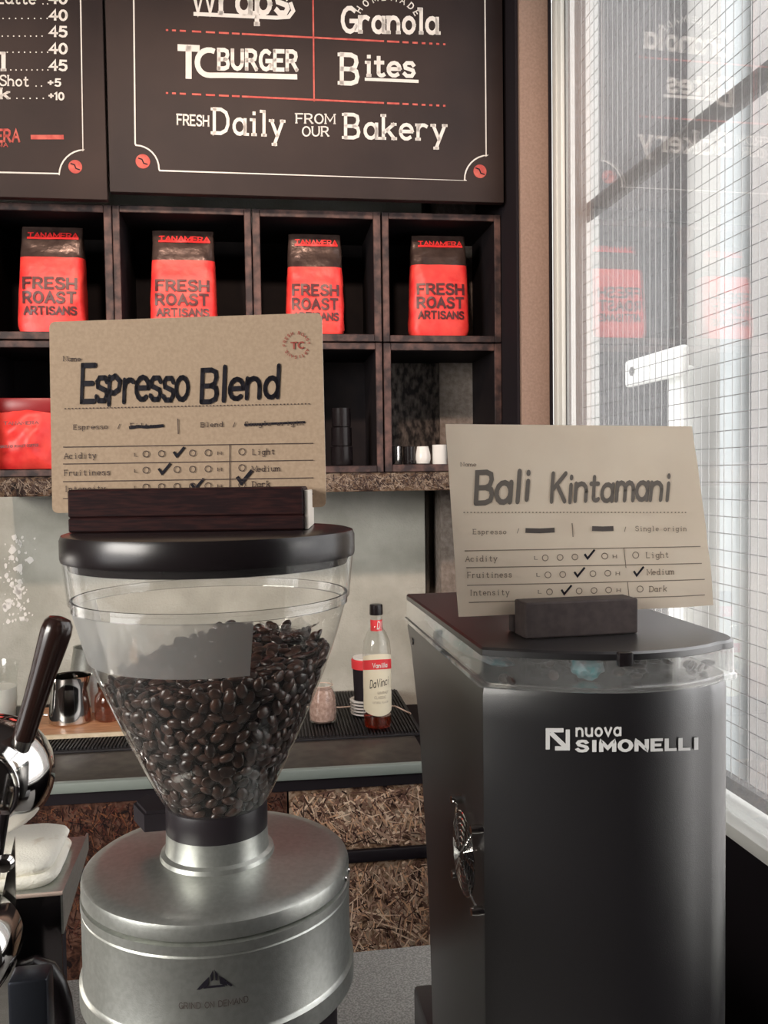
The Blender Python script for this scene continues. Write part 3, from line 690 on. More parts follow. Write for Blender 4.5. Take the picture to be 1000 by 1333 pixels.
# cutting board
t = thing('wooden_board', 'small orange brown wooden board under the milk pitchers', 'board', (-.40, 2.36, .8795), None, True)
obj('board_body', bx((-.56, 2.245, .8797), (-.27, 2.52, .8895), .001), M_['wood'], t, False)
obj('front_edging', bx((-.56, 2.238, .8797), (-.27, 2.245, .8895)), M_['woodedge'], t, False)
zb = .8897
# milk pitchers
t = thing('milk_pitcher', 'shiny steel milk pitcher standing on the wooden board', 'pitcher', (-.458, 2.36, zb), None, True)
bm = NB(); lathe(bm, [(0, 0), (.050, 0), (.054, .004), (.052, .04), (.047, .09), (.0455, .118), (.0465, .121), (.0445, .119), (.045, .09), (.050, .03), (0, .004)], (-.455, 2.36, zb), 40)
for v in bm.verts:
    if v.co.z > zb + .10 and v.co.x > -.425: v.co.x += .010 * (v.co.z - zb - .10) / .02
obj('pitcher_body', bm, M_['chrome'], t)
bm = NB(); tube(bm, [(-.502, 2.33, zb + .106), (-.522, 2.32, zb + .105), (-.531, 2.316, zb + .085), (-.528, 2.318, zb + .045), (-.515, 2.326, zb + .028), (-.505, 2.33, zb + .026)], .0042, 8); obj('handle', bm, M_['chrome'], t)
t = thing('milk_pitcher', 'dull steel pitcher tilted behind the shiny one, mouth showing above it', 'pitcher', (-.44, 2.50, zb), None, True)
bm = NB(); lathe(bm, [(0, 0), (.052, 0), (.056, .004), (.050, .09), (.044, .165), (.045, .17), (.042, .168), (.048, .09), (0, .006)], (-.44, 2.485, zb), 36, M=Matrix.Rotation(radians(5), 4, 'Y'))
obj('pitcher_body', bm, M_['silver'], t)
t = thing('glass_jar', 'small brown tinted glass jar right of the milk pitcher', 'jar', (-.365, 2.36, zb), None, True)
bm = NB(); lathe(bm, [(0, 0), (.028, 0), (.034, .006), (.035, .05), (.032, .066), (.024, .076), (.024, .090)], (-.36, 2.36, zb), 32); obj('jar_body', bm, M_['brownglass'], t)
bm = NB(); lathe(bm, [(.0, .088), (.026, .088), (.027, .092), (.027, .102), (.0, .104)], (-.36, 2.36, zb), 32); obj('lid', bm, M_['chrome'], t)
# glass beaker with milk
t = thing('glass_jug', 'clear glass jug half full of milk at the left edge', 'jug', (-.66, 2.42, .8795), None, True)
bm = NB(); lathe(bm, [(0, .002), (.040, .002), (.048, .012), (.052, .06), (.053, .12), (.060, .155), (.061, .158)], (-.655, 2.42, .8795), 36); obj('jug_body', bm, M_['glass'], t)
bm = NB(); lathe(bm, [(0, .004), (.039, .004), (.046, .013), (.050, .06), (.051, .095), (0, .095)], (-.655, 2.42, .8795), 36); obj('milk', bm, M_['milk'], t)
# jar with pink grains
t = thing('glass_jar', 'round glass jar of pinkish grains behind the hopper', 'jar', (.197, 2.26, .8795), None, True)
bm = NB(); lathe(bm, [(0, 0), (.026, 0), (.035, .008), (.037, .03), (.034, .07), (.026, .095), (.024, .11)], (.195, 2.27, .8795), 36)
for v in bm.verts:
    d = v.co - Vector((.195, 2.27, v.co.z)); 
    if d.length > .02: v.co += d.normalized() * .0012 * noise.noise(v.co * 160)
obj('jar_body', bm, M_['glass'], t)
bm = NB(); lathe(bm, [(0, .003), (.024, .003), (.033, .010), (.035, .03), (.032, .07), (.024, .088), (0, .09)], (.195, 2.27, .8795), 30); obj('grains', bm, M_['salmon'], t)
bm = NB(); tube(bm, [(.195 + .026 * cos(a), 2.27 + .026 * sin(a), .8795 + .098) for a in [2 * pi * k / 16 for k in range(17)]], .0015, 6); obj('neck_ring', bm, M_['cable'], t)
# paper cups (stack) with red rim
t = thing('paper_cups', 'stack of dark paper cups with a red rim behind the syrup bottle', 'cups', (.318, 2.33, .8795), None, True)
bm = NB(); lathe(bm, [(0, 0), (.030, 0), (.034, .03), (.038, .125), (0, .125)], (.318, 2.335, .8795), 32); obj('cup_wall', bm, M_['blackmatte'], t)
bm = NB(); lathe(bm, [(.0378, .125), (.041, .125), (.0415, .147), (.039, .15), (.036, .148), (.036, .125)], (.318, 2.335, .8795), 32); obj('red_rim', bm, M_['redlabel'], t)
bm = NB(); lathe(bm, [(0, .149), (.037, .150), (.037, .154), (0, .154)], (.318, 2.335, .8795), 32); obj('white_top', bm, M_['white'], t)
for k in range(5):
    bm = NB(); zz = .006 + k * .0085; lathe(bm, [(.032, zz), (.039 + k * .0006, zz), (.0395 + k * .0006, zz + .0028), (.032, zz + .0028)], (.312, 2.325, .8795), 32); obj('cup_rim', bm, M_['white'], t)
# syrup bottle
bt = thing('syrup_bottle', 'clear vanilla syrup bottle with cream label and black cap', 'bottle', (.329, 2.19, .8795), None, True)
bc = (.329, 2.20, .8795)
bm = NB(); lathe(bm, [(0, .002), (.028, .002), (.034, .006), (.0355, .012), (.0355, .200), (.033, .222), (.025, .242), (.0155, .257), (.0145, .268), (.0145, .296)], bc, 40); obj('bottle_body', bm, M_['glass'], bt)
bm = NB(); lathe(bm, [(0, .003), (.027, .003), (.033, .007), (.0345, .012), (.0345, .034), (0, .034)], bc, 36); obj('syrup', bm, M_['amber'], bt)
bm = NB(); lathe(bm, [(0, .288), (.0165, .288), (.0170, .291), (.0165, .312), (.0150, .314), (0, .314)], bc, 28); obj('cap', bm, M_['blackgloss'], bt)
def wrap(c, r, deg0, z0): return lambda u, v: Vector((c[0] + r * sin(radians(deg0) + u / r), c[1] - r * cos(radians(deg0) + u / r), c[2] + z0 + v))
def band(bm, c, r, d0, d1, zlo, zhi, n=24):
    pr = None
    for i in range(n + 1):
        a = radians(d0 + (d1 - d0) * i / n); x, y = c[0] + r * sin(a), c[1] - r * cos(a); k = i / n
        q = (bm.verts.new((x, y, c[2] + zlo(k))), bm.verts.new((x, y, c[2] + zhi(k))))
        if pr: bm.faces.new((pr[0], q[0], q[1], pr[1]))
        pr = q
bm = NB(); band(bm, bc, .0360, -80, 88, lambda k: .052 - .014 * sin(pi * k), lambda k: .183 + .012 * sin(pi * k)); obj('label', bm, M_['cream'], bt)
bm = NB(); band(bm, bc, .0365, -80, 88, lambda k: .150 + .006 * sin(pi * k), lambda k: .174 + .007 * sin(pi * k)); obj('red_band', bm, M_['redlabel'], bt)
bm = NB(); band(bm, bc, .0151, -100, 100, lambda k: .248, lambda k: .276); obj('neck_label', bm, M_['redlabel'], bt)
bm = NB(); f = wrap(bc, .0372, 2, .1605); text(bm, 'Vanilla', lambda u, v: f((u - 15) * .00110, v * .00135), .8); obj('lettering', bm, M_['chalk'], bt)
bm = NB(); f = wrap(bc, .0366, 2, .112); text(bm, 'DaVinci', lambda u, v: f((u - 19) * .00128, v * .0024 + (u - 16) * .0002), .5, slant=.15); obj('lettering', bm, M_['ink'], bt)
bm = NB(); f = wrap(bc, .0366, 2, .082)
text(bm, 'GOURMET', lambda u, v: f((u - 8) * .0006, v * .0007 + .012), .5); text(bm, 'CLASSIC', lambda u, v: f((u - 18) * .0007, v * .0008), .4); text(bm, 'NATURAL FLAVOR', lambda u, v: f((u - 40) * .00045, v * .0006 - .012), .4)
obj('fine_print', bm, M_['inkfaint'], bt)
bm = NB(); f = wrap(bc, .0154, 20, .254); text(bm, 'DV', lambda u, v: f((u - 4) * .0013, v * .0022), .6, slant=.2); obj('lettering', bm, M_['chalk'], bt)
bm = NB(); tube(bm, [(.14, 2.42, .884), (.25, 2.40, .8825), (.36, 2.40, .885), (.40, 2.36, .888), (.43, 2.30, .883)], .002, 6)
obj('thin_cable', bm, M_['cable'], base=(.3, 2.4, .882), back=True, label='thin pale cable lying behind the syrup bottle', cat='cable')

# =================================================================== FRONT COUNTER
obj('front_counter', bx((-.9, .46, .86), (.400, 1.118, .90), .002), M_['stone'], base=(0, .7, .86), label='grey speckled stone counter carrying the two grinders', cat='counter')
struct('trim_5', bx((-.9, .5, 0), (.395, 1.05, .86)), M_['blackmatte'])

# =================================================================== LEFT GRINDER
GX, GY = -.0225, .62
gr = thing('coffee_grinder', 'round silver coffee grinder with a clear cone hopper full of beans', 'coffee grinder', (GX, GY, .90), 'coffee grinders on the front counter')
c0 = (GX, GY, 0)
R = .0915
bm = NB(); lathe(bm, [(0, 1.2585), (.030, 1.2582), (.060, 1.2565), (.080, 1.2545), (.0885, 1.2532), (.0908, 1.2515), (R, 1.2490), (R, 1.2420), (.0895, 1.2408), (0, 1.2408)], c0, 96); obj('top_cover', bm, M_['silver'], gr)
bm = NB(); lathe(bm, [(.085, 1.2408), (.0888, 1.2402), (R + .0006, 1.2392), (R + .0006, 1.2335), (.0908, 1.2325), (.0916, 1.2315), (.0916, 1.185), (.0920, 1.184), (.0940, 1.1825), (.0940, 1.170), (.092, 1.1675), (.0, 1.1675)], c0, 96); obj('motor_housing', bm, M_['silver'], gr)
bm = NB(); prism(bm, [(GX + .082 * cos(a), GY + (.082 if sin(a) < 0 else .11) * sin(a)) for a in [2 * pi * k / 40 for k in range(40)]], .93, 1.1675); obj('lower_body', bm, M_['black'], gr)
obj('base_plate', bx((GX - .095, GY - .12, .90), (GX + .095, GY + .12, .932), .006), M_['black'], gr)
bm = NB(); lathe(bm, [(.0335, 1.257), (.0395, 1.2572), (.0388, 1.2605), (.0358, 1.2620), (.0352, 1.2650), (.0350, 1.276), (.030, 1.276)], c0, 64); obj('neck_flange', bm, M_['silver'], gr)
bm = NB(); lathe(bm, [(.030, 1.2745), (.0346, 1.2745), (.0350, 1.276), (.0350, 1.291), (.0345, 1.2935), (.031, 1.2945)], c0, 64); obj('hopper_collar', bm, M_['black'], gr)
bm = NB(); M4 = Matrix.Rotation(radians(28), 4, 'Z')
prism(bm, [(GX - .024, GY + .004), (GX - .030, GY + .030), (GX - .052, GY + .042), (GX - .060, GY + .028), (GX - .050, GY + .004)], 1.2735, 1.2875, .002); obj('shutter_lever', bm, M_['blackmatte'], gr)
# hinge screws on the right side of the cover
bm = NB()
for a in (-12, -20): lathe(bm, [(0, 0), (.0022, 0), (.0018, .001), (0, .0012)], (GX + (R) * cos(radians(a)), GY + R * sin(radians(a)), 1.245), 10, 'X')
obj('screws', bm, M_['chrome'], gr)
# logo and words on the housing
f = wrap((GX, GY, 0), .0921, 0, 0); bm = NB()
cz = 1.2185; cu = -.0005
L2 = lambda u, v: f(cu + u, cz + v)
for pts in ([(-.0105, -.0055), (-.0065, -.0012), (-.0045, -.0012), (-.0085, -.0055)], [(-.0065, -.0012), (-.0028, .0022), (-.0035, -.0030), (-.0078, -.0050)], [(-.0022, .0028), (-.0004, .0062), (-.0007, -.0002), (-.0018, -.0008)],
            [(.0004, .0062), (.0022, .0028), (.0018, -.0008), (.0007, -.0002)], [(.0028, .0022), (.0070, -.0012), (.0078, -.0046), (.0035, -.0030)], [(.0075, -.0018), (.0108, -.0048), (.0100, -.0056), (.0070, -.0030)],
            [(-.0060, -.0036), (.0060, -.0036), (.0064, -.0050), (-.0064, -.0050)]):
    bm.faces.new([bm.verts.new(L2(*p)) for p in pts])
obj('logo', bm, M_['ink'], gr, False)
bm = NB(); text(bm, 'GRIND ON DEMAND', lambda u, v: f((u - 50) * .000415 - .001, 1.2015 + v * .00046), .42, sub=4); obj('lettering', bm, M_['inkprint'], gr)
# hopper
hp = [(.0320, 1.2900), (.0385, 1.300), (.0480, 1.319), (.0590, 1.3425), (.0700, 1.368), (.0790, 1.390), (.0865, 1.412), (.0925, 1.4335), (.0938, 1.437), (.0950, 1.4375), (.0965, 1.452), (.0978, 1.4655)]
bm = NB(); lathe(bm, hp, c0, 96); hop = obj('hopper', bm, M_['hopper'], gr)
bm = NB(); lathe(bm, [(.0915, 1.4330), (.0935, 1.4330), (.0935, 1.4395), (.0915, 1.4395)], c0, 96); obj('hopper_rib', bm, M_['acrylic'], hop)
bm = NB(); lathe(bm, [(.0832, 1.3985), (.0869, 1.4117), (.0930, 1.4335)], (GX, GY, 0.0), 60, a0=radians(-205), a1=radians(-73)); obj('frosted_band', bm, M_['frost'], hop)
bm = NB(); lathe(bm, [(0, 1.4835), (.0945, 1.4835), (.0978, 1.4825), (.0990, 1.4795), (.0990, 1.4675), (.0984, 1.4655), (.0950, 1.4655), (.0935, 1.4600), (.090, 1.4600), (.090, 1.478), (0, 1.478)], c0, 96); lid = obj('hopper_lid', bm, M_['blackgloss'], gr)

# ---- beans
bn = mat('roasted_bean', (.035, .018, .012), .28); N, L, b = nodes(bn)
oi = N.new('ShaderNodeObjectInfo'); tc = N.new('ShaderNodeNewGeometry'); nz = N.new('ShaderNodeTexNoise'); nz.inputs['Scale'].default_value = 90; L.new(tc.outputs['Position'], nz.inputs['Vector'])
rp = N.new('ShaderNodeValToRGB'); rp.color_ramp.elements[0].position = .38; rp.color_ramp.elements[1].position = .68
rp.color_ramp.elements[0].color = (.018, .009, .007, 1); rp.color_ramp.elements[1].color = (.075, .035, .024, 1)
L.new(nz.outputs['Fac'], rp.inputs[0]); L.new(rp.outputs[0], b.inputs['Base Color'])
M_['bean'] = bn
def bean_bm(bm, M):
    nu, nv = 10, 7; R_ = []
    for j in range(nv + 1):
        th = pi * j / nv; ring = []
        for i in range(nu):
            a = 2 * pi * i / nu; x = cos(th); r = sin(th); y = r * cos(a); z = r * sin(a)
            X, Y_, Z_ = x * .0056, y * .0042, z * (.0029 if z > 0 else .0018)
            if z < 0: Z_ += .0012 * max(0, 1 - abs(y) * 2.6) * min(1, r * 1.5)
            ring.append(bm.verts.new(M @ Vector((X, Y_, Z_))))
            if j in (0, nv): break
        R_.append(ring)
    for A, Bq in zip(R_, R_[1:]):
        for i in range(nu):
            k = (i + 1) % nu
            if len(A) == 1: bm.faces.new((A[0], Bq[k], Bq[i]))
            elif len(Bq) == 1: bm.faces.new((A[i], A[k], Bq[0]))
            else: bm.faces.new((A[i], A[k], Bq[k], Bq[i]))
def rad_at(z):
    for (r0, z0), (r1, z1) in zip(hp, hp[1:]):
        if z0 <= z <= z1: return r0 + (r1 - r0) * (z - z0) / (z1 - z0)
    return hp[0][0] if z < hp[0][1] else hp[-1][0]
def level(x, y):  # top of the heap
    return 1.3945 + .10 * (y - GY) * .9 + (.22 if x < GX else .08) * (x - GX) + .004 * noise.noise(Vector((x * 40, y * 40, 2)))
rb = random.Random(11); pts = []
def try_add(p, dmin, store, grid):
    k = (int(p.x / .008), int(p.y / .008), int(p.z / .008))
    for a in (-1, 0, 1):
        for b_ in (-1, 0, 1):
            for c_ in (-1, 0, 1):
                for q in grid.get((k[0] + a, k[1] + b_, k[2] + c_), ()):
                    if (q - p).length < dmin: return False
    grid.setdefault(k, []).append(p); store.append(p); return True
grid = {}
for lay, off in ((0, .0040), (1, .0095)):     # beans against the plastic
    for _ in range(26000 if lay == 0 else 12000):
        z = rb.uniform(1.293, 1.418); a = rb.uniform(0, 2 * pi); r = rad_at(z) - off
        if rb.random() > r / .09: continue
        x, y = GX + r * cos(a), GY + r * sin(a)
        if z > level(x, y): continue
        try_add(Vector((x, y, z)), .0067, pts, grid)
nside = len(pts)
for _ in range(26000):                        # top of the heap
    r = .084 * sqrt(rb.random()); a = rb.uniform(0, 2 * pi); x, y = GX + r * cos(a), GY + r * sin(a); z = level(x, y) - rb.choice((0, 0, .004))
    if r > rad_at(z) - .004: continue
    try_add(Vector((x, y, z)), .0068, pts, grid)
def bean_mat(p):
    rel = Vector((p.x - GX, p.y - GY, 0)); side = rel.length > rad_at(p.z) - .012
    q = Matrix.Rotation(rb.uniform(0, 2 * pi), 4, 'Z') @ Matrix.Rotation(rb.uniform(-.45, .45) + (pi if rb.random() < .6 else 0), 4, 'X') @ Matrix.Rotation(rb.uniform(-.4, .4), 4, 'Y')
    if side:
        out = rel.normalized(); out.z = -.45; out.normalize(); q = out.to_track_quat('Z', 'Y').to_matrix().to_4x4() @ q
    s = rb.uniform(.86, 1.08)
    return Matrix.Translation(p) @ q @ Matrix.Scale(s, 4)
def score(p):
    d = (p - CAMLOC); rel = Vector((p.x - GX, p.y - GY, 0))
    vis = 0 if (rel.length > .02 and rel.normalized().dot(Vector((.02, -1, 0))) > .25 and rel.length > rad_at(p.z) - .006) else 1
    frost = 1 if (p.z > 1.388 and p.x < GX + .02) else 0
    return (vis, frost, d.length)
order = sorted(range(len(pts)), key=lambda i: score(pts[i]))
hero = order[:300]; rest = order[300:]
pm = None
for n_, i in enumerate(hero):
    if pm is None:
        bm = NB(); bean_bm(bm, Matrix.Identity(4))
        for f_ in bm.faces: f_.smooth = True
        pm = bpy.data.meshes.new('coffee_bean'); bm.to_mesh(pm); bm.free(); pm.materials.append(bn)
    o = bpy.data.objects.new('coffee_bean', pm); COL.objects.link(o); o.matrix_world = bean_mat(pts[i])
    props(o, 'dark roasted coffee bean near the front wall of the clear hopper', 'coffee bean', 'coffee beans in the hopper')
bm = NB()
for i in rest: bean_bm(bm, bean_mat(pts[i]))
obj('coffee_beans', bm, bn, base=(GX, GY, 1.29), label='heap of dark roasted coffee beans filling the hopper', cat='coffee beans', kind='stuff')
bm = NB(); hc = [(0, 1.289)] + [(max(.001, r - .0115), z) for r, z in hp if z < 1.375] + [(.060, 1.377), (0, 1.384)]
lathe(bm, hc, c0, 40); obj('bean_heap_core', bm, mat('bean_core_dark', (.012, .006, .005), .9), base=(GX, GY, 1.289), label='dark filler core added inside the bean heap', cat='coffee beans', kind='stuff')  # dark core added so nothing shows through between the beans
# clear plastic scoop lying on the beans
bm = NB(); n = 14; sc = Vector((GX + .052, GY - .012, 1.4115)); g = {}
for i in range(n + 1):
    for j in range(n + 1):
        u, v = i / n * 2 - 1, j / n * 2 - 1
        g[i, j] = bm.verts.new(sc + Matrix.Rotation(radians(25), 3, 'Z') @ Vector((u * .017, v * .013, .006 * (u * u + v * v) * .7 + .002 * noise.noise(Vector((u * 2, v * 2, 0))))))
for i in range(n):
    for j in range(n): bm.faces.new((g[i, j], g[i + 1, j], g[i + 1, j + 1], g[i, j + 1]))
bmesh.ops.solidify(bm, geom=list(bm.faces), thickness=.0012)
obj('plastic_scoop', bm, M_['acrylic'], base=sc, label='crumpled clear plastic scoop lying on the beans in the hopper', cat='scoop')

# =================================================================== SIGN ON THE LEFT GRINDER
cy = radians(-8); nL = Vector((sin(cy), -cos(cy), 0)); pL = Vector((-.035, .652, 0))
LP = lambda off=0: (lambda px, py: atp(px, py, pL + nL * off, nL))
def rounded_quad(cs, k=.03):
    out = []; n = len(cs)
    for i in range(n):
        p, a, b_ = Vector(cs[i]), Vector(cs[i - 1]), Vector(cs[(i + 1) % n]); da, db = (a - p), (b_ - p); r = k * min(da.length, db.length)
        A, Bq = p + da.normalized() * r, p + db.normalized() * r
        for t_ in (0, .25, .5, .75, 1): out.append(A * (1 - t_) ** 2 + p * 2 * t_ * (1 - t_) + Bq * t_ * t_)
    return out
def slab(cs, n, t, m_face, m_edge, nm, parent=None, **kw):
    bm = NB(); quad_slab(bm, cs, n, t); bm.normal_update()
    for f in bm.faces:
        if abs(f.normal.dot(n)) < .5: f.material_index = 1
    return obj(nm, bm, [m_face, m_edge], parent, False, **kw)
sl = thing('sign_stand', 'dark rosewood block stand on the lid of the silver grinder', 'sign stand', (-.035, .62, 1.4838), 'sign stands on the grinders')
RL = Matrix.Translation((-.035, .625, 0)) @ Matrix.Rotation(cy, 4, 'Z')
bm = NB()
box(bm, (-.0785, -.022, 1.4838), (.0785, .0225, 1.4935), .001, 1, M=RL); box(bm, (-.0785, -.022, 1.4935), (.0785, .0215, 1.5125), .0012, 1, M=RL)
obj('front_block', bm, M_['rosewood'], sl, False)
bm = NB(); box(bm, (-.0785, .0315, 1.4838), (.0785, .042, 1.5125), .001, 1, M=RL); obj('rear_block', bm, M_['rosewood'], sl, False)
bm = NB(); box(bm, (.0786, -.019, 1.4838), (.0815, .042, 1.510), .0005, 1, M=RL); obj('lit_end_face', bm, M_['paperedge'], sl, False, label='end of the block, window light painted in as a pale face')  # pale piece added for the window light on the block's end
s1 = thing('card_sign', 'kraft board sign reading Espresso Blend on the silver grinder', 'sign', (-.035, .652, 1.4955), 'tasting signs')
f0 = LP()
cs = [f0(64, 419), f0(68, 668), f0(425, 660), f0(419, 407)]
slab(rounded_quad(cs, .035), nL, .0022, M_['kraft'], M_['paperedge'], 'card', s1)
fp = LP(.0006)
def hand(t, s, x0, y0, x1, y1, h, hw, m, pf, jit=.25, gap=.9, slant=.05, nm='handwriting'):
    bm = NB(); text(bm, s, pxline(pf, x0, y0, x1, y1, h, s, gap=gap), hw, 0, gap=gap, jit=jit, slant=slant, rnd=1, sub=3); return obj(nm, bm, M_[m], t)
def typ(bm, s, x0, y0, x1, h, pf, y1=None, hw=.55):
    text(bm, s, pxline(pf, x0, y0, x1, y1 if y1 is not None else y0, h, s, mono=7), hw, 1.0, mono=7)
random.seed(5)
hand(s1, 'Esqresso', 106, 523, 246, 520, 46, .60, 'ink', fp, gap=.55)
hand(s1, 'Blend', 262, 522, 364, 517, 42, .64, 'ink', fp, gap=.9)
def circ(bm, cx, cy, r, w, pf): pl_px(bm, arc_px(cx, cy, r, 0, 360, 16), w, pf)
def tick(bm, cx, cy, pf, s=1.0, w=3.2): pl_px(bm, [(cx - 6 * s, cy - 1 * s), (cx - 2 * s, cy + 5 * s), (cx + 8 * s, cy - 7 * s)], w, pf)
bm = NB(); typ(bm, 'Name', 82, 470, 106, 6, fp)
typ(bm, 'Espresso', 95, 559, 141, 6, fp, 558); typ(bm, '/', 152, 558, 158, 6, fp); typ(bm, 'Filter', 169, 557, 206, 6, fp)
typ(bm, 'Blend', 261, 556, 291, 6, fp, 555); typ(bm, '/', 302, 556, 308, 6, fp); typ(bm, 'Single origin', 318, 555, 396, 6, fp, 553)
for s, y in (('Acidity', 597), ('Fruitiness', 619), ('Intensity', 640)): typ(bm, s, 83, y, 83 + 6.1 * len(s), 7, fp, y - 1)
for s, y in (('Light', 592), ('Medium', 614), ('Dark', 634)): typ(bm, s, 328, y, 328 + 6.1 * len(s), 7, fp, y - 1)
for k, y in enumerate((591, 612, 634)):
    typ(bm, 'L', 174, y + 3, 180, 4, fp); typ(bm, 'H', 283, y + 1, 289, 4, fp)
    for i in range(5):
        if (k, i) in ((0, 2), (1, 1)): continue
        circ(bm, 190 + 20.2 * i, y - i * .4, 4, 1.0, fp)
    circ(bm, 315, y - 3, 4.2, 1.0, fp)
obj('printed_words', bm, M_['inkprint'], s1, kind='stuff')
bm = NB()
for y0, y1 in ((582, 577), (604, 599), (627, 622), (649, 643)): pl_px(bm, [(82, y0), (408, y1)], 1.1, fp)
pl_px(bm, [(299, 578), (299, 640)], 1.1, fp); pl_px(bm, [(231.5, 545), (232, 565)], 1.2, fp)
x = 84
while x < 405: pl_px(bm, [(x, 532 - (x - 84) * .02), (x + 1.8, 532 - (x - 84) * .02)], 1.6, fp); x += 4.6
obj('printed_lines', bm, M_['inkprint'], s1, kind='stuff')
for a_ in ((232, 589, 1, 3.2), (213, 611, 1.1, 3.2), (256, 631, 1.15, 3.2), (317, 622, 1.4, 4.5)):
    bm = NB(); tick(bm, a_[0], a_[1], fp, a_[2], a_[3]); obj('tick_mark', bm, M_['ink'], s1)
for l_, w_ in (([(168, 557), (180, 555), (190, 556), (213, 554)], 4), ([(318, 553), (340, 552), (397, 549.5)], 3)):
    bm = NB(); pl_px(bm, l_, w_, fp); obj('marker_stroke', bm, M_['ink'], s1)
bm = NB(); text(bm, 'TC', pxline(fp, 379, 454, 396, 453, 8, 'TC'), .9)
for i, c in enumerate('FRESH ROAST ARTISANS.'):
    if c == ' ': continue
    a = radians(180 + i * 360 / 21); cx, cy_ = 386 + 14 * cos(a), 449 + 14 * sin(a); O = fp(cx, cy_); k = .0018 / 8 * 1.1
    e = Vector((cos(cy), sin(cy), 0)); an = -a - pi / 2; U = e * cos(an) + Vector((0, 0, 1)) * sin(an); V = -e * sin(an) + Vector((0, 0, 1)) * cos(an)
    text(bm, c, lin(O - U * k * 3, U * k, V * k), .85)
obj('round_stamp', bm, M_['stampred'], s1)

# =================================================================== RIGHT GRINDER
mg = thing('coffee_grinder', 'tall black coffee grinder with a low clear hopper by the window', 'coffee grinder', (.28, .78, .90), 'coffee grinders on the front counter')
def mythos_outline(inset=0, yb=.969, n=14, x0=.1785, x1=.3885, yc=.654, bul=.041, cr=.012, crr=.022, cry=.012):
    x0 += inset; x1 -= inset; yb -= inset; yc += inset
    cx = (x0 + x1) / 2; hw_ = (x1 - x0) / 2; P = [(x1, yb)]
    fr = [(cx + hw_ * u, yc - bul * (1 - abs(u) ** 2.6)) for u in [1 - 2 * i / n for i in range(n + 1)]]
    # a wide rounded corner on the right
    fy = lambda x: yc - bul * (1 - abs((x - cx) / hw_) ** (1.5 if x < cx else 2.6))
    xe = x1 - crr; ye = fy(xe); yr = yc + cry
    P += [(xe + crr * cos(t), yr - (yr - ye) * sin(t)) for t in [pi / 2 * i / 16 for i in range(16)]]
    P += [(xe - (xe - x0 - .0035) * i / 14, fy(xe - (xe - x0 - .0035) * i / 14)) for i in range(14)]
    P += [(x0 + .0008, yc - .0004), (x0, yc + .003), (x0, yb)]
    return P
def slice_prism(bm, levels):
    """levels: list of (z, outline) joined"""
    rings = [[bm.verts.new((x, y, z)) for x, y in o_] for z, o_ in levels]; n = len(rings[0])
    for A, Bq in zip(rings, rings[1:]):
        for i in range(n): bm.faces.new((A[i], A[(i + 1) % n], Bq[(i + 1) % n], Bq[i]))
    bm.faces.new(rings[0][::-1]); bm.faces.new(rings[-1])
mo = mythos_outline
bm = NB(); slice_prism(bm, [(zz, mo(ii, yy, x1=.3940, crr=.048, cry=.070)) for zz, ii, yy in ((.945, 0, .850), (1.07, 0, .862), (1.14, 0, .874), (1.26, 0, .905), (1.33, 0, .945), (1.350, 0, .966), (1.3555, .0012, .966))])
obj('body', bm, M_['mythos'], mg, sharp=28)
obj('base', bx((.1785, .60, .90), (.392, .955, .9455), .004), M_['black'], mg)
bm = NB(); slice_prism(bm, [(1.380, mo(.0, .969)), (1.3845, mo(.0, .969)), (1.3862, mo(.0018, .969))]); obj('lid', bm, M_['mythos'], mg, sharp=28)
# clear hopper: walls only
def ring_wall(bm, lv, th=.0025):
    outs = [(z, mo(i_)) for z, i_ in lv]; ins = [(z, mo(i_ + th)) for z, i_ in lv]
    R1 = [[bm.verts.new((x, y, z)) for x, y in o_] for z, o_ in outs]; R2 = [[bm.verts.new((x, y, z)) for x, y in o_] for z, o_ in ins]
    n = len(R1[0])
    for RR in (R1, R2):
        for A, Bq in zip(RR, RR[1:]):
            for i in range(n): bm.faces.new((A[i], A[(i + 1) % n], Bq[(i + 1) % n], Bq[i]))
    for A, Bq in ((R1[0], R2[0]), (R1[-1], R2[-1])):
        for i in range(n): bm.faces.new((A[i], A[(i + 1) % n], Bq[(i + 1) % n], Bq[i]))
bm = NB(); ring_wall(bm, [(1.3557, -.0022), (1.3595, -.0022), (1.3605, -.0004), (1.3798, -.0002)]); mh = obj('clear_hopper', bm, M_['acrylic'], mg, sharp=28)
bm = NB(); slice_prism(bm, [(1.3557, mo(.006, .96)), (1.3575, mo(.006, .96))]); obj('hopper_floor', bm, M_['steel'], mg, False)
obj('lid_catch', bx((.271, .6095, 1.376), (.282, .616, 1.3865), .001), M_['blackgloss'], mg)
# crumpled packet and beans inside the low hopper
def blob(bm, c, s, seed, am=.3):
    r_ = bmesh.ops.create_icosphere(bm, subdivisions=3, radius=1)
    for v in r_['verts']:
        d = v.co.copy(); k = 1 + am * noise.noise(d * 2.2 + Vector((seed, 0, 0))); v.co = Vector(c) + Vector((d.x * s[0] * k, d.y * s[1] * k, d.z * s[2] * k))
bm = NB(); blob(bm, (.2030, .81, 1.3685), (.020, .140, .0100), 2, .2); blob(bm, (.262, .650, 1.3675), (.013, .012, .009), 5)
obj('plastic_packet', bm, M_['teal'], base=(.212, .81, 1.3577), label='crumpled teal and purple plastic packet inside the low clear hopper', cat='packet')
bm = NB(); rq = random.Random(4)
for k in range(260):
    x, y = rq.uniform(.195, .368), rq.uniform(.640, .93)
    if (x < .237 and y > .655) or (.24 < x < .284 and y < .672): continue
    bean_bm(bm, Matrix.Translation((x, y, 1.3612 + rq.choice((0, .003, .006)))) @ Matrix.Rotation(rq.uniform(0, 6.3), 4, 'Z') @ Matrix.Rotation(rq.uniform(0, 6.3), 4, 'X'))
obj('coffee_beans', bm, bn, base=(.28, .7, 1.3577), label='loose coffee beans inside the low hopper of the black grinder', cat='coffee beans', kind='stuff')
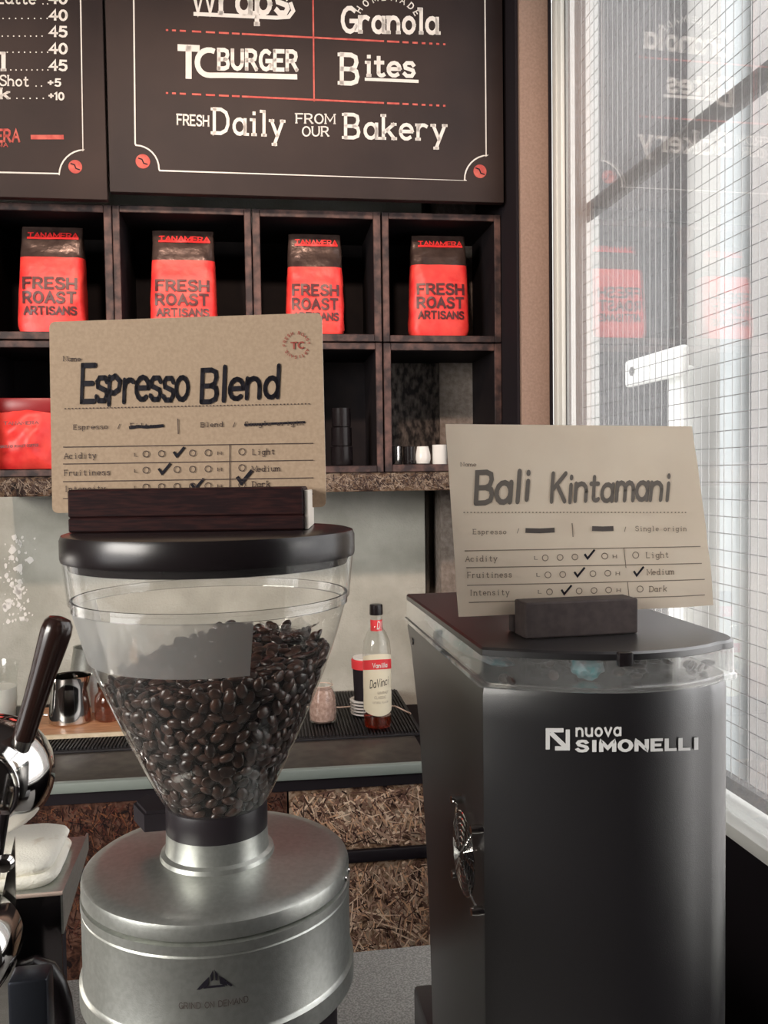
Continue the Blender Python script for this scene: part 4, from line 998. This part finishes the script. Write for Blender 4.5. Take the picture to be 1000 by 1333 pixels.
# name on the front
def front_y(x):
    x0, x1, yc, bul, crr, cry = .1785, .3940, .654, .041, .048, .070; cx = (x0 + x1) / 2; hw_ = (x1 - x0) / 2
    fy = lambda x: yc - bul * (1 - abs((x - cx) / hw_) ** (1.5 if x < cx else 2.6))
    xe = x1 - crr
    if x <= xe: return fy(x)
    ye = fy(xe); yr = yc + cry; k = min(1, (x - xe) / crr)
    return yr - (yr - ye) * sqrt(1 - k * k)
def smooth_front(px, py):
    lo, hi = .60, .68
    for _ in range(30):
        mid = (lo + hi) / 2; p = Yp(px, py, mid)
        if p.y < front_y(p.x): lo = mid
        else: hi = mid
    p = Yp(px, py, lo); return Vector((p.x, front_y(p.x) - .0013, p.z))
SF = smooth_front
def curved(bm, s, x0, y0, x1, y1, h0, h1, **kw):
    gap = kw.get('gap', 1.5); w = sum(GL[c][0] + gap for c in s) - gap
    def f(u, v):
        k = u / w; return SF(x0 + (x1 - x0) * k, y0 + (y1 - y0) * k * abs(k) - v / 8 * (h0 + (h1 - h0) * k))
    text(bm, s, f, sub=1.5, **kw)
LM = mat('white_logo', (.72, .71, .70), .4)
bm = NB(); curved(bm, 'SIMONELLI', 751, 977, 908, 974, 13, 13.5, hw=1.1, gap=2.6); curved(bm, 'nuova', 750, 957.5, 808, 956.5, 16, 16, hw=.75, gap=1.8)
obj('lettering', bm, LM, mg)
bm = NB()
def band_px(pts, w):  # polyline in photo px wrapped on the front
    stroke(bm, pts, w / 2, lambda u, v: SF(u, v), cap=False, sub=4)
band_px([(712.5, 975), (712.5, 950), (733, 950)], 5.5); band_px([(738.5, 949), (738.5, 973.5), (722, 973.5)], 5.5); band_px([(716, 953), (736, 972)], 6)
obj('logo', bm, LM, mg)
# small screw hole mark on the side
bm = NB(); lathe(bm, [(0, 0), (.004, 0), (.0035, .001), (0, .001)], (.1775, .935, 1.339), 12, 'X'); obj('side_plug', bm, M_['blackgloss'], mg)
# fan guard on the left side
fg = NB(); fc = Vector((.1735, .690, 1.2105))
Q = lambda r, a, x=0: fc + Vector((x, r * cos(a), r * sin(a)))
for r in (.008, .013, .018, .023, .028, .033):
    tube(fg, [Q(r, 2 * pi * k / 28, -.0035 + r * .05) for k in range(29)], .0008, 5, False)
for k in range(4):
    a = pi / 4 + k * pi / 2; tube(fg, [Q(.006, a, -.004), Q(.034, a, -.002), Q(.046, a, .0015)], .0010, 5)
fgo = obj('fan_guard', fg, M_['chrome'], mg, label='round chrome wire fan guard')
for k in range(4):
    a = pi / 4 + k * pi / 2; bm = NB(); p = Q(.046, a, 0); lathe(bm, [(0, -.004), (.0035, -.004), (.004, 0), (.0038, .006), (0, .006)], p + Vector((0, 0, 0)), 12, 'X'); obj('screw', bm, M_['chrome'], fgo)

# ---- sign stand and paper sign on the black grinder
cr_ = radians(2.5); nR = Vector((sin(cr_), -cos(cr_), 0)); pR = Vector((.28, .7105, 0))
RP = lambda off=0: (lambda px, py: atp(px, py, pR + nR * off, nR))
sr = thing('sign_stand', 'small matte dark grey block stand on the lid of the black grinder', 'sign stand', (.2705, .695, 1.3864), 'sign stands on the grinders')
RR_ = Matrix.Translation((.2705, .695, 0)) @ Matrix.Rotation(cr_, 4, 'Z')
bm = NB(); box(bm, (-.0495, -.015, 1.3864), (.0485, .0110, 1.4155), .0015, 2, M=RR_); obj('front_block', bm, M_['blockgrey'], sr, False)
bm = NB(); box(bm, (-.0495, .0165, 1.3864), (.0485, .026, 1.4155), .0015, 2, M=RR_); obj('rear_block', bm, M_['blockgrey'], sr, False)
s2 = thing('paper_sign', 'creased pale paper sign reading Bali Kintamani on the black grinder', 'sign', (.28, .7105, 1.399), 'tasting signs')
f0 = RP(); bm = NB(); n = 40; g = {}
def card2(u, v):
    tl, tr, br, bl = (580, 552), (901, 555), (934, 789), (597, 803)
    x = (tl[0] * (1 - u) + tr[0] * u) * (1 - v) + (bl[0] * (1 - u) + br[0] * u) * v; y = (tl[1] * (1 - u) + tr[1] * u) * (1 - v) + (bl[1] * (1 - u) + br[1] * u) * v
    return x, y
def warp2(u, v):
    w = .0016 * noise.noise(Vector((u * 3, v * 3, 1))) + .0010 * noise.noise(Vector((u * 9, v * 7, 4)))
    k = max(0, (u - .86) / .14) * max(0, (v - .6) / .4); return w * (1 - .8 * max(0, v - .8) * 5 * (1 if .3 < u < .75 else 0)) + .006 * k
for i in range(n + 1):
    for j in range(n + 1):
        g[i, j] = bm.verts.new(f0(*card2(i / n, j / n)) - nR * warp2(i / n, j / n) * 1)
for i in range(n):
    for j in range(n): bm.faces.new((g[i, j], g[i, j + 1], g[i + 1, j + 1], g[i + 1, j]))
obj('card', bm, M_['kraft2'], s2)
def fq(px, py):
    # invert the card quad roughly to follow its creases
    u, v = .5, .5
    for _ in range(12):
        x, y = card2(u, v); u += (px - x) / 335; v += (py - y) / 245
    return f0(px, py) - nR * warp2(min(1, max(0, u)), min(1, max(0, v))) + nR * .0006
DRAPE[s2.name] = fq
random.seed(9)
hand(s2, 'Bali', 619, 655, 690, 651, 40, .70, 'inkfade', fq, gap=1.0)
hand(s2, 'Kintamani', 718, 653, 871, 650, 36, .70, 'inkfade', fq, gap=1.0)
bm = NB(); typ(bm, 'Name', 599, 607, 620, 5, fq)
typ(bm, 'Espresso', 615, 695, 660, 6, fq); typ(bm, '/', 672, 694, 677, 6, fq); typ(bm, '/', 812, 692, 817, 6, fq); typ(bm, 'Single origin', 827, 691, 895, 6, fq)
for s, x, y in (('Acidity', 606, 731), ('Fruitiness', 608, 752), ('Intensity', 610, 775)): typ(bm, s, x, y, x + 5.9 * len(s), 7, fq, y - 1)
for s, x, y in (('Light', 840, 726), ('Medium', 841, 748), ('Dark', 844, 770)): typ(bm, s, x, y, x + 5.9 * len(s), 7, fq, y - 1)
for k, (x, y) in enumerate(((709, 726), (712, 748), (714, 770))):
    typ(bm, 'L', x - 15, y + 2, x - 9, 4, fq); typ(bm, 'H', x + 87, y, x + 93, 4, fq)
    for i in range(5):
        if (k, i) in ((0, 3), (1, 2), (2, 1)): continue
        circ(bm, x + 19.2 * i, y - .6 * i, 3.8, 1.0, fq)
    if k != 1: circ(bm, x + 118, y - 3.5, 4, 1.0, fq)
obj('printed_words', bm, M_['inkfaint'], s2, kind='stuff')
bm = NB()
for a, b_ in (((605, 717), (910, 711)), ((607, 739), (912, 733)), ((608, 762), (917, 754)), ((610, 784), (920, 775))): 
    k = 8; pl_px(bm, [(a[0] + (b_[0] - a[0]) * i / k, a[1] + (b_[1] - a[1]) * i / k) for i in range(k + 1)], 1.1, fq)
pl_px(bm, [(811, 713), (818, 778)], 1.0, fq); pl_px(bm, [(745, 681), (746, 699)], 1.2, fq)
x = 603
while x < 895: pl_px(bm, [(x, 667), (x + 1.6, 667)], 1.4, fq); x += 4.5
obj('printed_lines', bm, M_['inkfaint'], s2, kind='stuff')
gm = mat('grey_marker', (.075, .06, .055), .7)
for l_ in ([(684, 690.5), (703, 691), (722, 690)], [(771, 688), (785, 688.5), (799, 688)]):
    bm = NB(); pl_px(bm, l_, 6, fq); obj('marker_stroke', bm, gm, s2)
for a_ in ((766, 722), (752, 745), (735, 768), (829, 744)):
    bm = NB(); tick(bm, a_[0], a_[1], fq, .95, 2.6); obj('tick_mark', bm, M_['ink'], s2)

# =================================================================== LEFT EDGE: steel tray, cloth, portafilter, machine
tr = thing('steel_tray', 'polished steel box with a flat tray top, beside the silver grinder', 'tray', (-.25, .92, .90))
bm = NB(); box(bm, (-.34, .8535, 1.126), (-.1765, .99, 1.1295)); obj('tray_top', bm, M_['silver'], tr, False)
obj('front_apron', bx((-.34, .8505, .955), (-.1765, .8535, 1.131)), mat('dark_mirror_steel', (.09, .08, .085), .12, .9), tr, False)
bm = NB(); v = [bm.verts.new(p) for p in ((-.1765, .8505, 1.133), (-.1765, .99, 1.133), (-.1765, .99, 1.115), (-.1765, .8505, 1.093), (-.1745, .8505, 1.133), (-.1745, .99, 1.133), (-.1745, .99, 1.115), (-.1745, .8505, 1.093))]
for q in ((0, 1, 2, 3), (7, 6, 5, 4), (0, 4, 5, 1), (1, 5, 6, 2), (2, 6, 7, 3), (3, 7, 4, 0)): bm.faces.new([v[i] for i in q])
obj('side_skirt', bm, M_['silver'], tr, False)
obj('front_lip', bx((-.34, .8485, 1.1305), (-.1745, .8525, 1.1335), .0008), M_['cable'], tr)
obj('pedestal', bx((-.33, .875, .90), (-.20, .985, 1.126)), M_['blackmatte'], tr, False)
# cloth: folded in two
def cloth(x0, x1, y0, y1, z, h, seed, nm, t, r=.014):
    bm = NB(); n, m = 30, 12; rings = []
    def loop(s, zz):
        out = []
        for k in range(48):
            a = 2 * pi * k / 48; c, s_ = cos(a), sin(a); e = .35
            x = (x0 + x1) / 2 + (x1 - x0) / 2 * s * math.copysign(abs(c) ** e, c); y = (y0 + y1) / 2 + (y1 - y0) / 2 * s * math.copysign(abs(s_) ** e, s_)
            w = noise.noise(Vector((x * 30, y * 30, seed))) * .003 * (1 if zz > z + .002 else 0); out.append(bm.verts.new((x + w * 1.5, y + w, zz + w)))
        return out
    prof = [(.97, 0), (1.0, h * .25), (1.02, h * .55), (.99, h * .85), (.94, h), (.8, h * 1.03), (.6, h * 1.0), (.4, h * 1.04), (.2, h)]
    R = [loop(s, z + zz) for s, zz in prof]
    for A, Bq in zip(R, R[1:]):
        for i in range(48): bm.faces.new((A[i], A[(i + 1) % 48], Bq[(i + 1) % 48], Bq[i]))
    bm.faces.new(R[0][::-1]); bm.faces.new(R[-1])
    return obj(nm, bm, M_['cloth'], t, sharp=80)
ct = thing('cleaning_cloth', 'folded cream cloth with brown coffee stains on the steel tray', 'cloth', (-.24, .92, 1.1297))
cloth(-.335, -.186, .866, .978, 1.1298, .010, 1, 'lower_fold', ct); cloth(-.335, -.190, .872, .985, 1.1395, .011, 6, 'upper_fold', ct)
# espresso machine corner
em = thing('espresso_machine', 'corner of a steel espresso machine at the left edge', 'espresso machine', (-.45, .95, .90))
obj('machine_body', bx((-.75, .87, .90), (-.345, 1.09, 1.42), .01), M_['steel'], em)
a = Yp(19.5, 1092, .80)
bm = NB(); quad_slab(bm, [Yp(19, 1090, .80), Yp(21.5, 1240, .80), (a.x, .80, .90), (-.40, .80, .90), (-.40, .80, a.z - .03), Yp(2, 1170, .80)], (0, -1, 0), .002)
obj('side_panel', bm, M_['steel'], em, False)
obj('panel_bracket', bx((-.40, .80, .90), (-.37, .88, 1.10)), M_['steel'], em)
p0, p1 = Yp(-18, 1185, .79), Yp(5, 1058, .79)
bm = NB(); tube(bm, [p0, p0 * .5 + p1 * .5, p1], [.0065, .006, .005], 12); obj('black_arm', bm, M_['blackgloss'], em)
cb = Yp(-28, 1262, .74); bm = NB(); lathe(bm, [(0, 0), (.030, 0), (.036, .004), (.041, .016), (.043, .03), (.043, .06), (0, .06)], (cb.x - .021, .735, cb.z), 40, 'Y'); obj('chrome_cap', bm, M_['chrome'], em)
k = Yp(4, 1128, .77); bm = NB(); lathe(bm, [(0, 0), (.006, .001), (.008, .006), (.006, .012), (0, .013)], k, 16, 'Y'); obj('chrome_knob', bm, M_['chrome'], em)
# dark spout box and black rubber hose below
db = thing('grounds_chute', 'dark steel chute box low beside the silver grinder', 'chute', (-.20, .76, .90))
e = Yp(61, 1274, .71)
obj('chute_body', bx((e.x - .030, .71, .90), (e.x, .735, e.z), .003), mat('dark_blue_steel', (.05, .055, .07), .3, .8), db)
bm = NB(); P = [Yp(28, 1270, .80), Yp(45, 1263, .80), Yp(58, 1268, .80), Yp(68, 1283, .80), Yp(75, 1305, .80), Yp(79, 1333, .80), Yp(80, 1370, .80)]
tube(bm, P + [Vector((P[-1].x, .80, .902))], .0125, 20)
obj('rubber_hose', bm, M_['blackgloss'], base=(P[-1].x, .80, .90), label='thick glossy black hose curving down beside the silver grinder', cat='hose')
# portafilter with handle
pf_ = thing('portafilter', 'chrome portafilter with its dark brown handle pointing up', 'portafilter', (-.25, .92, 1.16))
A, Bq = Yp(30, 962, .90), Yp(79, 803, .90); d = (Bq - A)
bm = NB(); pr = [(.0, .0105), (.06, .0110), (.12, .0108), (.3, .0112), (.55, .0125), (.75, .0142), (.88, .0150), (.95, .0138), (.985, .0105), (1.0, .004)]
tube(bm, [A + d * t_ for t_, _ in pr], [r for _, r in pr], 20); obj('handle', bm, M_['handle'], pf_)
bm = NB(); tube(bm, [A - d * .17, A - d * .02, A + d * .02], [.0085, .0095, .0105], 16); obj('ferrule', bm, M_['steel'], pf_)
hc_ = Yp(-14, 1012, .92)
bm = NB(); lathe(bm, [(0, -.045), (.034, -.045), (.040, -.042), (.052, -.024), (.0585, -.004), (.0605, .012), (.0585, .024), (0, .024)], (hc_.x, .92, hc_.z), 40, 'Y'); obj('filter_basket', bm, M_['chrome'], pf_)
bm = NB(); lathe(bm, [(0, 0), (.05, 0), (.05, .02), (0, .02)], (hc_.x - .01, .945, hc_.z), 30, 'Y'); box(bm, (hc_.x - .06, .952, hc_.z - .03), (hc_.x - .02, .97, hc_.z + .03)); obj('group_ring', bm, M_['black'], em)
